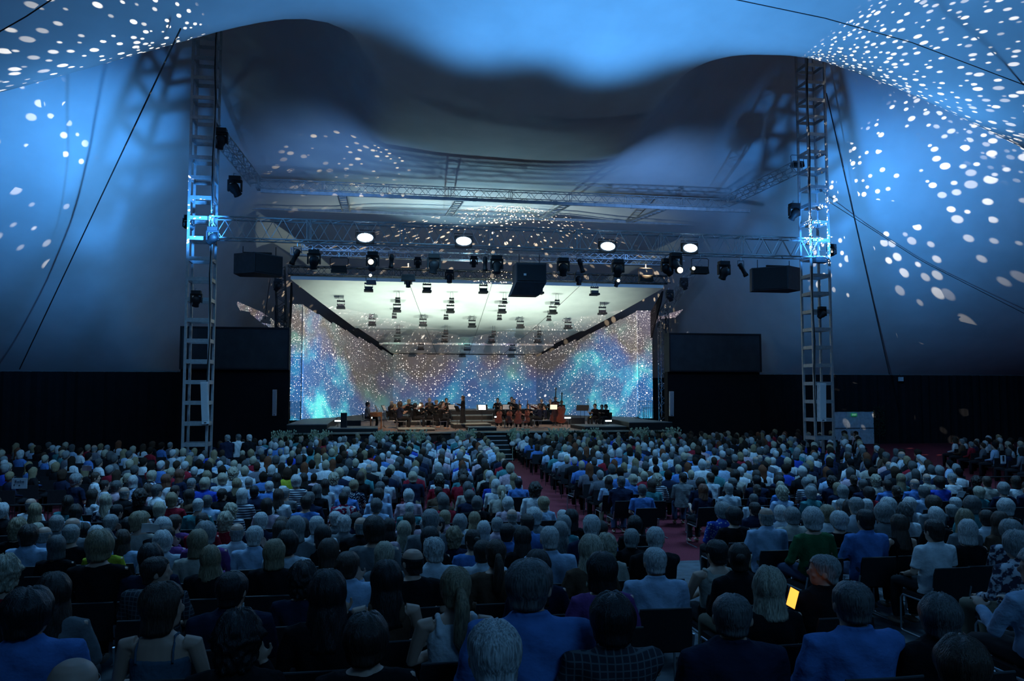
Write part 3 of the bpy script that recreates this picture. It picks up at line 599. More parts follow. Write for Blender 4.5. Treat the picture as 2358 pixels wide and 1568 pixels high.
# ---------------------------------------------------------------- lamps under the shell ceiling
def shell_lamp(big):
    t = thing('ceiling_floodlight' if big else 'ceiling_spotlight', 'x', 'stage light'); s = 0.5 if big else 0.3
    MB().box((0, 0, -0.28 * s / .5), (s * 0.78, s * 0.5, s * 0.34)).build('housing', BLACK, t)
    f = MB(); f.box((0, -0.02, -0.44 * s / .5), (s * 0.98, s * 0.6, 0.02)); f.box((0, -0.24 * s / .5, -0.40 * s / .5), (s * 0.95, 0.015, s * 0.26), Matrix.Rotation(-0.5, 3, 'X')); f.box((0, 0.24 * s / .5, -0.40 * s / .5), (s * 0.95, 0.015, s * 0.26), Matrix.Rotation(0.5, 3, 'X')); f.build('barn_door', BLACK, t)
    y_ = MB(); y_.tube([(-s * .42, 0, -0.26), (-s * .42, 0, -0.06), (s * .42, 0, -0.06), (s * .42, 0, -0.26)], 0.014, 5); y_.build('yoke', CABLE, t)
    br = MB(); br.box((0, 0, -0.02), (s * 0.92, 0.1, 0.05)); 
    for x in (-.3, -.1, .1, .3): br.tube([(x * s * 1.2, 0, 0), (x * s * 1.2, 0, 0.05)], 0.02, 5)
    for x in (-.25, .25): br.tube([(x * s, 0, 0), (x * s, 0, 0.36)], 0.01, 4)
    br.build('bracket', CABLE, t); return t
P1, P0 = shell_lamp(True), shell_lamp(False); used = {0: 0, 1: 0}
CL = [(849, 662, 1), (983, 664, 1), (1113, 666, 1), (1241, 668, 1), (1369, 671, 1), (785, 702, 1), (916, 692, 0), (914, 710, 1), (908, 728, 0), (1040, 693, 0), (1037, 712, 1), (1027, 731, 0),
      (1162, 694, 0), (1156, 713, 1), (1150, 732, 0), (1283, 697, 0), (1273, 715, 1), (1264, 734, 0), (1387, 716, 1), (857, 742, 1), (974, 743, 1), (1087, 746, 1), (1198, 748, 1), (1308, 750, 1),
      (917, 764, 0), (915, 781, 1), (1027, 766, 0), (1024, 782, 1), (1137, 768, 0), (1132, 783, 1), (1242, 768, 0), (1238, 783, 1), (969, 800, 1), (1076, 801, 1), (1180, 802, 1)]
ORD = 'first second third fourth fifth sixth seventh eighth ninth tenth eleventh twelfth thirteenth fourteenth fifteenth sixteenth seventeenth eighteenth nineteenth twentieth'.split()
ROW = [(672, 'front row'), (702, 'upper middle row'), (735, 'middle rows'), (752, 'row at the fold'), (790, 'row behind the fold'), (900, 'rearmost row')]
cnt = {}
for px, py, bg in CL:
    d = ray(px, py); lo, hi = 40.0, 60.0
    for _ in range(40):
        Y = (lo + hi) / 2; z = (EYE + d * (Y / d.y)).z
        if z < zc(Y) - 0.55: lo = Y
        else: hi = Y
    Y = lo; p = EYE + d * (Y / d.y)
    # the ray meets the lamp plane: lamp hangs below the ceiling there
    r = [n for y, n in ROW if py <= y][0]; cnt[r] = cnt.get(r, 0) + 1
    lab = 'black %s under the shell ceiling, %s, %s from the left' % ('floodlight' if bg else 'small spotlight', r, ORD[cnt[r] - 1])
    pr = P1 if bg else P0; t = pr if used[bg] == 0 else copy_thing(pr, (0, 0, 0)); used[bg] = 1
    t.location = (p.x, Y, p.z + (0.24 if bg else 0.15)); t['label'] = lab; t['group'] = 'lamps under the shell ceiling'; k = 1.0 if Y < 52 else 0.92; t.scale = (k, k, k)
# floor lamps along the stage
GF = mat('glowing cool bar', (1, 1, 1), 0.4, emit=(0.7, 0.95, 1.0), es=5)
for px, py, Y, wd_, lab in ((778, 969, 41, .3, 'small lit lamp bar on the left stage platform'), (855, 962, 42.2, .1, 'tiny lit lamp beside the keyboard player'), (1141, 960, 44, .1, 'tiny lit lamp behind the cellos'), (1307, 962, 42.8, .34, 'lit lamp bar beside the music stands'), (1401, 969, 41.5, .34, 'lit lamp bar right of the trombonists')):
    p = atY(px, py, Y); zb = 1.46 if px < 800 or px > 1390 else 1.27
    t = thing('floor_lamp_bar', lab, 'stage light', (p.x, Y, zb)); h = max(0.05, p.z - zb)
    MB().tube([(0, 0.05, 0), (0, 0.05, h)], 0.015, 5).build('stem', CABLE, t); MB().box((0, 0.04, h), (wd_ + 0.04, 0.08, 0.12)).build('housing', BLACK, t); MB().box((0, -0.01, h), (wd_, 0.03, 0.07)).build('lamp_face', GF, t)
# dot gobos
gobo('dot_gobo_right', (17.0, 29.4, 9.95), (28, 32.2, 9.8), 17000, (1.0, 0.92, 0.78), 92, 17, 0.30, 3.0)
gobo('dot_gobo_left', (-5.0, 29.4, 9.95), (-16, 30.6, 9.4), 9000, (1.0, 0.93, 0.8), 84, 13, 0.28, 7.0, keep=0.5)
gobo('small_dot_gobo', (2.0, 33.5, 9.9), tuple(TB.ray_cast(EYE, ray(815, 388).normalized())[0]), 2500, (1.0, 0.8, 0.5), 44, 18, 0.3, 2.0, keep=0.5)
gobo('streak_gobo', (7.0, 41.6, 10.6), (7.4, 50, 12.9), 13000, (1.0, 0.75, 0.5), 110, 16, 0.26, 5.0, keep=0.6)
gobo('dot_gobo_right', (13.2, 28.9, 9.95), (24, 24.6, 15.4), 12000, (1.0, 0.92, 0.78), 76, 30, 0.30, 9.0)
gobo('dot_gobo_left', (-3.4, 28.9, 9.95), (-11, 24.8, 14.3), 7000, (1.0, 0.92, 0.78), 70, 20, 0.30, 12.0, keep=0.6)
# ---------------------------------------------------------------- people: shared meshes
def remesh(b, name, voxel, smooth=3, wrinkle=0.0, freq=9.0, seed=0):
    me = b.mesh(name + '_raw'); o = bpy.data.objects.new('tmp', me); COL.objects.link(o)
    r = o.modifiers.new('r', 'REMESH'); r.mode = 'VOXEL'; r.voxel_size = voxel; r.use_smooth_shade = True
    s = o.modifiers.new('s', 'SMOOTH'); s.iterations = smooth; s.factor = 0.5
    dg = bpy.context.evaluated_depsgraph_get(); out = bpy.data.meshes.new_from_object(o.evaluated_get(dg)); out.name = name
    bpy.data.objects.remove(o); bpy.data.meshes.remove(me)
    if wrinkle:
        out.calc_loop_triangles(); co = np.empty(len(out.vertices) * 3); out.vertices.foreach_get('co', co); no = np.empty_like(co); out.vertices.foreach_get('normal', no)
        co = co.reshape(-1, 3); no = no.reshape(-1, 3)
        k = np.array([mnoise.noise(Vector((p[0] * freq + seed, p[1] * freq, p[2] * freq * 0.8 + p[0] * 6))) for p in co])
        co += no * (k * wrinkle)[:, None]; out.vertices.foreach_set('co', co.ravel())
    out.polygons.foreach_set('use_smooth', [True] * len(out.polygons)); out.update()
    return out
HZ_ = [1.035, 1.06, 1.09, 1.13, 1.17, 1.21, 1.24, 1.257, 1.264]
HRX = [.045, .058, .066, .074, .077, .073, .058, .037, .008]; HRY = [.05, .072, .088, .096, .099, .093, .073, .047, .01]; HYC = [.035, .025, .012, .004, 0, -.002, -.004, -.004, -.004]
def ering(z, rx, ry, yc, n=20, p=1.0): return [(rx * sin(2 * pi * j / n), yc + ry * cos(2 * pi * j / n), z) for j in range(n)]
def rotz(pts, a): c, s = cos(a), sin(a); return [(x * c - y * s, x * s + y * c, z) for x, y, z in pts]
def hand(b, w, d, up, side):
    "palm with five fingers; w wrist, d forward, up back-of-hand normal"
    d = Vector(d).normalized(); up = Vector(up).normalized(); s = d.cross(up).normalized() * side; w = Vector(w)
    b.ell(w + d * 0.045, (0.042, 0.05, 0.017), 10, 6, Matrix((s, d, up)).transposed())
    for k, (off, L) in enumerate(((-.030, .062), (-.010, .074), (.010, .070), (.029, .055))):
        a = w + d * 0.078 + s * off; b.tube([a, a + d * L * .45 - up * .004, a + d * L * .75 - up * .02, a + d * L * .9 - up * .042], [.0095, .009, .0085, .007], 6)
    a = w + d * 0.025 - s * 0.035; b.tube([a, a + d * .03 - s * .028, a + d * .06 - s * .036 - up * .01], [.012, .0105, .0085], 6)
ARM = {  # shoulder, elbow, wrist, hand direction (right side; mirrored)
 'lap': ((.185, -.01, .945), (.245, .03, .70), (.12, .28, .62), (-.5, .8, -.1)),
 'cross': ((.185, -.01, .945), (.25, .05, .72), (.02, .20, .74), (-1, .1, .1)),
 'chin': ((.18, .0, .945), (.19, .20, .72), (.09, .19, .98), (-.4, -.1, 1)),
 'hold': ((.185, -.01, .945), (.23, .10, .70), (.13, .34, .78), (-.3, .8, .5)),
 'bow': ((.185, .0, .945), (.30, .16, .82), (.17, .36, .86), (-.6, .6, 0)),
 'side': ((.185, -.01, .945), (.30, -.02, .72), (.34, .16, .60), (.1, 1, -.2)),
}
def arms(b, pr, pl, rs, full=True, skin=True):
    for sd, pz in ((1, pr), (-1, pl)):
        S, E, W, H = (Vector((v[0] * sd, v[1], v[2])) for v in ARM[pz])
        m = (S + E) / 2; f = (E + W) / 2
        if full: b.tube([S + Vector((-.05 * sd, 0, .0)), S, m, E, f, W], [rs[0], rs[0], rs[1], rs[2], rs[2] * .95, rs[3]], 10)
        else: b.tube([S + Vector((-.05 * sd, 0, .0)), S, m, lerp(m, E, .6)], [rs[0], rs[0], rs[1], rs[1] * .98], 10)
        if skin: hand(b, W, H, (0, -.2, 1) if abs(H.z) < .7 else (0, 1, 0.1), sd)
def body_mesh(name, yaw=0.0, pr='lap', pl='lap', voxel=0.008, stand=False):
    b = MB()
    R = [(.50, .16, .11, 0), (.66, .14, .10, 0), (.85, .16, .105, 0), (.95, .15, .09, -.005), (.99, .10, .075, -.01), (1.01, .065, .065, -.01), (1.04, .056, .06, -.002), (1.075, .055, .06, .005), (1.09, .05, .055, .005)]
    b.loft([ering(*r) for r in R])
    hd = MB(); hd.loft([ering(z, a, c, y, 24) for z, a, c, y in zip(HZ_, HRX, HRY, HYC)])
    hd.ell((0, .103, 1.128), (.013, .020, .024), 8, 6); hd.ell((0, .088, 1.165), (.052, .014, .011), 10, 5); hd.ell((0, .086, 1.085), (.024, .014, .009), 8, 5); hd.ell((0, .075, 1.05), (.026, .02, .014), 8, 5)
    for s in (-1, 1):
        hd.ell((.079 * s, -.004, 1.13), (.011, .023, .033), 8, 6); hd.ell((.03 * s, .086, 1.145), (.013, .012, .009), 8, 5); hd.ell((.045 * s, .066, 1.115), (.02, .018, .018), 8, 5)
    v = rotz(hd.data()[0], yaw); b.add(v, hd.f)
    arms(b, pr, pl, (.048, .042, .037, .026))
    for s in (-1, 1):
        if stand: b.tube([(.08 * s, 0, .52), (.09 * s, .01, .12), (.09 * s, 0, -.28)], [.085, .055, .042], 10); b.ell((.095 * s, .06, -.335), (.042, .12, .035), 10, 6)
        else: b.tube([(.09 * s, 0, .53), (.10 * s, .22, .53), (.11 * s, .42, .50), (.105 * s, .43, .30), (.10 * s, .41, .09)], [.085, .078, .055, .05, .036], 10); b.ell((.10 * s, .47, .045), (.042, .12, .035), 10, 6)
    return remesh(b, name, voxel, 3)
def shirt_mesh(name, pr='lap', pl='lap', full=True, bulk=1.0, collar=True, low=False, voxel=0.013, seed=0):
    b = MB(); k = bulk
    R = [(.46, .18, .14, 0), (.56, .185, .145, .0), (.68, .172, .132, 0), (.82, .185, .13, 0), (.91, .198, .122, -.003), (.955, .19, .105, -.008), (.985, .15, .088, -.012), (1.003, .095, .075, -.012)]
    if not low: R += [(1.02, .070, .070, -.008)]
    b.loft([ering(z, a * k, c * k, y, 24) for z, a, c, y in R])
    if collar: b.tube([Vector(p) for p in [(.066 * sin(t), -.008 + .068 * cos(t), 1.026 - .014 * cos(t)) for t in [2 * pi * i / 16 for i in range(17)]]], .0125, 8)
    arms(b, pr, pl, (.062 * k, .056, .048, .036), full, False)
    return remesh(b, name, voxel, 2, 0.018, 8, seed)
def top_mesh(name):   # sleeveless
    b = MB(); R = [(.46, .165, .13, 0), (.60, .155, .125, 0), (.74, .16, .12, 0), (.86, .172, .118, 0), (.93, .150, .105, -.005), (.965, .10, .09, -.01)]
    b.loft([ering(z, a, c, y, 24) for z, a, c, y in R])
    for s in (-1, 1): b.tube([(.10 * s, -.09, .90), (.105 * s, -.055, .99), (.10 * s, .04, .985), (.09 * s, .10, .9)], .022, 6)
    return remesh(b, name, 0.012, 2, 0.004)
def cami_mesh(name):
    b = MB(); b.loft([ering(z, a, c, y, 24) for z, a, c, y in [(.46, .165, .13, 0), (.60, .155, .125, 0), (.74, .162, .118, 0), (.86, .168, .112, 0), (.875, .16, .10, 0)]])
    for s in (-1, 1): b.tube([(.10 * s, -.105, .86), (.10 * s, -.10, .93), (.095 * s, -.06, 1.0), (.09 * s, .02, .995), (.09 * s, .10, .88)], .008, 6)
    return remesh(b, name, 0.008, 1, 0.004)
def trousers_mesh(name):
    b = MB(); b.loft([ering(z, a, c, 0.0, 20) for z, a, c in ((.455, .15, .12), (.50, .185, .15), (.58, .178, .142), (.64, .165, .13))])
    for s in (-1, 1): b.tube([(.09 * s, 0, .54), (.10 * s, .22, .54), (.11 * s, .42, .51), (.108 * s, .44, .30), (.10 * s, .41, .11)], [.10, .092, .07, .066, .062], 10)
    return remesh(b, name, 0.014, 3, 0.006)
def hair_mesh(name, zb, zs, zf, th, amp=.006, freq=40, ztop=None, flare=0.0, n=56, m=22, seed=0, tail=None, part=0.0):
    b = MB(); ang = [2 * pi * j / n for j in range(n)]   # 0 = front
    def zlim(a):
        c = cos(a); t = (1 - c) / 2   # 0 front .. 1 back
        return lerp(zf, zs, sstep(0.08, 0.42, t)) if t < 0.5 else lerp(zs, zb, sstep(0.5, 0.85, t))
    def pt(a, z, th_, j):
        zz = min(max(z, 1.10), 1.2635); rx = interp(zz, HZ_, HRX); ry = interp(zz, HZ_, HRY); yc = interp(zz, HZ_, HYC)
        if z < 1.10: k = (1.10 - z) / 0.2; rx += 0.010 * k + flare * k; ry += 0.0 + flare * k * 0.6; yc -= 0.012 * k
        x, y = rx * sin(a), yc + ry * cos(a)
        d = mnoise.noise(Vector((sin(a) * 2.2 * freq / 20 + seed, cos(a) * 2.2 * freq / 20, z * freq * 0.22))) * amp * 1.6 + mnoise.noise(Vector((sin(a) * freq / 2, cos(a) * freq / 2 + seed, z * freq * .25))) * amp * .35
        rr = th_ + (d if th_ > 0.004 else 0); l = sqrt(x * x + (y - yc) ** 2) + 1e-6
        up = sstep(1.19, 1.263, z)
        return (x + x / l * rr * (1 - up * .6), y + (y - yc) / l * rr * (1 - up * .6), z + rr * up)
    top = ztop or 1.2635
    outer = [[pt(a, lerp(min(zlim(a), top - .01), top, (i / m) ** 0.8), th * (0.55 + 0.45 * sin(min(1, i / m * 1.6 + .1) * pi / 2)) * (1 if not ztop else 1 - .6 * i / m), j) for j, a in enumerate(ang)] for i in range(m + 1)]
    inner = [[pt(a, lerp(min(zlim(a), top - .01), top, (i / m) ** 0.8), 0.001, j) for j, a in enumerate(ang)] for i in range(m + 1)]
    if ztop:
        b.loft(outer + inner[::-1] + [outer[0]], False)
    else:
        b.loft([inner[0]] + outer, True)
    if tail == 'pony':
        b.tube([(0, -.10, 1.17), (0, -.135, 1.15), (.005, -.145, 1.08), (0, -.15, .98), (-.01, -.145, .88), (0, -.14, .80)], [.02, .028, .042, .045, .036, .008], 12)
    if tail == 'bun': b.ell((0, -.115, 1.17), (.042, .035, .04), 14, 10)
    if tail == 'spike':
        for k in range(60):
            a = random.uniform(0, 2 * pi); z = random.uniform(1.14, 1.25); p = Vector(pt(a, z, th * .6, 0)); d = Vector((p.x, p.y, p.z - 1.12)).normalized() + Vector((random.uniform(-.4, .4), random.uniform(-.4, .4), random.uniform(-.1, .5)))
            b.tube([p, p + d * random.uniform(.012, .028)], [.006, .001], 4)
    me = b.mesh(name, True); return me
HAIR = {
 'short': hair_mesh('hair_short', 1.055, 1.12, 1.215, .013, .005, 50), 'crop': hair_mesh('hair_crop', 1.065, 1.125, 1.21, .008, .003, 60),
 'full': hair_mesh('hair_full', 1.04, 1.085, 1.20, .027, .010, 34, seed=3), 'bob': hair_mesh('hair_bob', 1.005, 1.01, 1.20, .027, .006, 44, flare=.02, seed=5),
 'long': hair_mesh('hair_long', .85, .93, 1.20, .026, .007, 40, flare=.028, seed=7, m=30), 'mid': hair_mesh('hair_mid', .95, .97, 1.20, .026, .008, 40, flare=.03, seed=9, m=26),
 'curly': hair_mesh('hair_curly', 1.02, 1.05, 1.19, .036, .020, 110, seed=2, n=60, m=28), 'bald': hair_mesh('hair_fringe', 1.055, 1.11, 1.15, .006, .003, 50, ztop=1.19),
 'pony': hair_mesh('hair_pony', 1.05, 1.10, 1.21, .013, .004, 60, tail='pony'), 'bun': hair_mesh('hair_bun', 1.05, 1.10, 1.21, .013, .004, 60, tail='bun'),
 'messy': hair_mesh('hair_messy', 1.045, 1.10, 1.205, .020, .012, 60, tail='spike', seed=4)}
BODY = {}
def body(key):
    if key not in BODY: BODY[key] = body_mesh('person_body', *{'lap': (0,), 'lapL': (.4,), 'lapR': (-.4,), 'cross': (.1, 'cross', 'cross'), 'chin': (-.2, 'chin', 'lap'), 'profR': (-1.15, 'lap', 'lap'), 'profL': (1.0, 'hold', 'hold'), 'hold': (.2, 'hold', 'hold'), 'bow': (.5, 'bow', 'hold'), 'side': (0, 'side', 'side')}[key])
    return BODY[key]
PZ = {'lap': ('lap', 'lap'), 'lapL': ('lap', 'lap'), 'lapR': ('lap', 'lap'), 'cross': ('cross', 'cross'), 'chin': ('chin', 'lap'), 'profR': ('lap', 'lap'), 'profL': ('hold', 'hold'), 'hold': ('hold', 'hold'), 'bow': ('bow', 'hold'), 'side': ('side', 'side')}
YW = {'lapL': .4, 'lapR': -.4, 'cross': .1, 'chin': -.2, 'profR': -1.15, 'profL': 1.0, 'hold': .2, 'bow': .5}
SHIRTS = {}
def shirt(kind, bk):
    a, b_ = PZ[bk]; key = (kind, a, b_)
    if key not in SHIRTS:
        SHIRTS[key] = {'shirt': lambda: shirt_mesh('shirt', a, b_, True, 1.0, True, seed=1), 'tee': lambda: shirt_mesh('tee', a, b_, False, 1.0, False, True, seed=2),
                       'jacket': lambda: shirt_mesh('jacket', a, b_, True, 1.08, True, seed=3), 'knit': lambda: shirt_mesh('knit', a, b_, True, .96, False, True, seed=4),
                       'short': lambda: shirt_mesh('short_shirt', a, b_, False, 1.04, True, seed=6), 'top': lambda: top_mesh('top'), 'cami': lambda: cami_mesh('camisole')}[kind]()
    return SHIRTS[key]
TROU = trousers_mesh('trousers')
SKIN = [mat('skin fair', (.50, .31, .23), .5, spec=.4, var=.06), mat('skin tan', (.40, .23, .16), .5, spec=.4, var=.06)]
HC = {'white': (.44, .45, .45), 'grey': (.22, .23, .23), 'darkgrey': (.09, .09, .09), 'black': (.008, .008, .009), 'brown': (.05, .03, .02), 'darkbrown': (.022, .014, .01), 'blond': (.24, .185, .11), 'fair': (.36, .32, .24), 'auburn': (.14, .05, .025)}
HM = {k: mat('%s hair' % k, v, .5, var=.5, scale=150, kind='strand', bump=.5, spec=.5) for k, v in HC.items()}
HW = {'white': 'white', 'grey': 'grey', 'darkgrey': 'dark grey', 'black': 'black', 'brown': 'brown', 'darkbrown': 'dark brown', 'blond': 'blond', 'fair': 'pale blond', 'auburn': 'reddish'}
HT = {'short': 'short', 'crop': 'cropped', 'full': 'full', 'bob': 'bobbed', 'long': 'long', 'mid': 'shoulder-length', 'curly': 'curly', 'bald': 'thinning', 'pony': 'ponytailed', 'bun': 'pinned-up', 'messy': 'tousled'}
CC = {'white': (.66, .68, .70), 'pale': (.50, .55, .60), 'paleblue': (.34, .46, .62), 'blue': (.08, .19, .46), 'royal': (.03, .07, .42), 'navy': (.014, .02, .045), 'black': (.010, .010, .012), 'grey': (.16, .17, .18), 'slate': (.07, .12, .17), 'beige': (.42, .39, .34), 'pink': (.50, .36, .42),
      'red': (.28, .015, .03), 'green': (.03, .12, .05), 'teal': (.06, .22, .24), 'purple': (.16, .06, .20), 'brown': (.10, .06, .04), 'olive': (.35, .38, .03), 'dots': (.015, .02, .04), 'floral': (.05, .05, .08), 'stripes': (.03, .035, .06), 'bluedots': (.03, .08, .40), 'check': (.03, .035, .045), 'redfloral': (.22, .01, .04)}
CK = {'dots': 'dots', 'floral': 'floral', 'stripes': 'stripes', 'bluedots': 'dots', 'check': 'check', 'redfloral': 'floral'}
CM = {k: mat('%s cloth' % k, v, .9, var=.10, scale={'dots': 32, 'bluedots': 26, 'floral': 16, 'redfloral': 15, 'stripes': 7, 'check': 9}.get(k, 13), kind=CK.get(k, 'noise'), bump=.9 if k not in CK else 0, spec=.1) for k, v in CC.items()}
CWD = {'pale': 'pale grey', 'paleblue': 'light blue', 'royal': 'bright blue', 'dots': 'dark dotted', 'floral': 'flowered dark', 'stripes': 'dark striped', 'bluedots': 'blue dotted', 'check': 'dark checked', 'redfloral': 'red flowered', 'olive': 'yellow-green'}
KW = {'shirt': 'shirt', 'tee': 't-shirt', 'jacket': 'jacket', 'knit': 'sweater', 'short': 'summer shirt', 'top': 'sleeveless top', 'cami': 'strapped top'}
TR = [mat('dark trousers', (.015, .016, .02), .9), mat('denim', (.04, .06, .12), .9), mat('khaki trousers', (.2, .17, .12), .9)]
def desc(ht, hc, ck, cc): return '%s %s hair, %s %s' % (HT[ht], HW[hc], CWD.get(cc, cc), KW[ck])
PEOPLE = []; REG = {}
def person(x, y, z, s, ht, hc, ck, cc, bk='lap', rz=0.0, wide=1.0, stand=False, tr=0, skin=0):
    bm_ = body(bk)
    o = bpy.data.objects.new('person', bm_); COL.objects.link(o)
    if not bm_.materials: bm_.materials.append(SKIN[0])
    o.material_slots[0].link = 'OBJECT'; o.material_slots[0].material = SKIN[skin]
    o.location = (x, y, z); o.rotation_euler = (0, 0, rz); o.scale = (s * wide, s * wide, s)
    sm = shirt(ck, bk); obj(KW[ck].replace('-', '_').replace(' ', '_'), sm, CM[cc], o)
    h = obj('hair', HAIR[ht], HM[hc], o); h.rotation_euler = (0, 0, YW.get(bk, 0)); h.scale = (1.03, 1.03, 1)
    obj('trousers', TROU, TR[tr], o)
    o['category'] = 'person'; return o
# ---------------------------------------------------------------- chair
PADM = mat('black chair upholstery', (.012, .012, .015), .7, bump=.15, scale=60); CHR = mat('chromed tube', (.42, .44, .47), .4, .8, .03)
def chair_proto():
    t = thing('chair', 'x', 'chair')
    b = MB(); b.loft([[(a * .24, yy, .43 + 0.0) for a in (-1, 1)] + [(a * .24, yy, .47) for a in (1, -1)] for yy in (-.18, .0, .26)]); b.build('seat', PADM, t)
    b = MB(); rr = []
    for i in range(7):
        z = .46 + i * .058; w_ = .23 - .012 * (i == 6); yy = -.205 - .05 * i / 6; rr.append([(-w_, yy, z), (0, yy - .018, z), (w_, yy, z), (w_, yy - .022, z), (0, yy - .042, z), (-w_, yy - .022, z)])
    b.loft(rr); b.build('backrest', PADM, t)
    MB().tube([(-.22, -.268, .813), (0, -.29, .818), (.22, -.268, .813)], .008, 6).build('top_rail', mat('dark rail', (.06, .06, .065), .5), t)
    for s in (-1, 1): MB().tube([(.245 * s, -.25, .60), (.25 * s, -.20, .42), (.255 * s, .24, .42), (.255 * s, .27, .38), (.26 * s, .27, .03), (.26 * s, .24, .011), (.26 * s, -.26, .011)], .011, 7).build('leg', CHR, t)
    return t
CH0 = chair_proto(); ch_used = [0]
def chair_at(x, y, z, rz, lab, grp):
    t = CH0 if not ch_used[0] else copy_thing(CH0, (0, 0, 0)); ch_used[0] = 1
    t.location = (x, y, z); t.rotation_euler = (0, 0, rz); t['label'] = lab; t['group'] = grp; return t
def ordn(n):
    a = 'first second third fourth fifth sixth seventh eighth ninth tenth eleventh twelfth thirteenth fourteenth fifteenth sixteenth seventeenth eighteenth nineteenth twentieth'.split()
    if n <= 20: return a[n - 1]
    t, r = divmod(n, 10); return ('twentieth', 'thirtieth', 'fortieth', 'fiftieth')[t - 2] if r == 0 else ('twenty', 'thirty', 'forty', 'fifty')[t - 2] + '-' + a[r - 1]
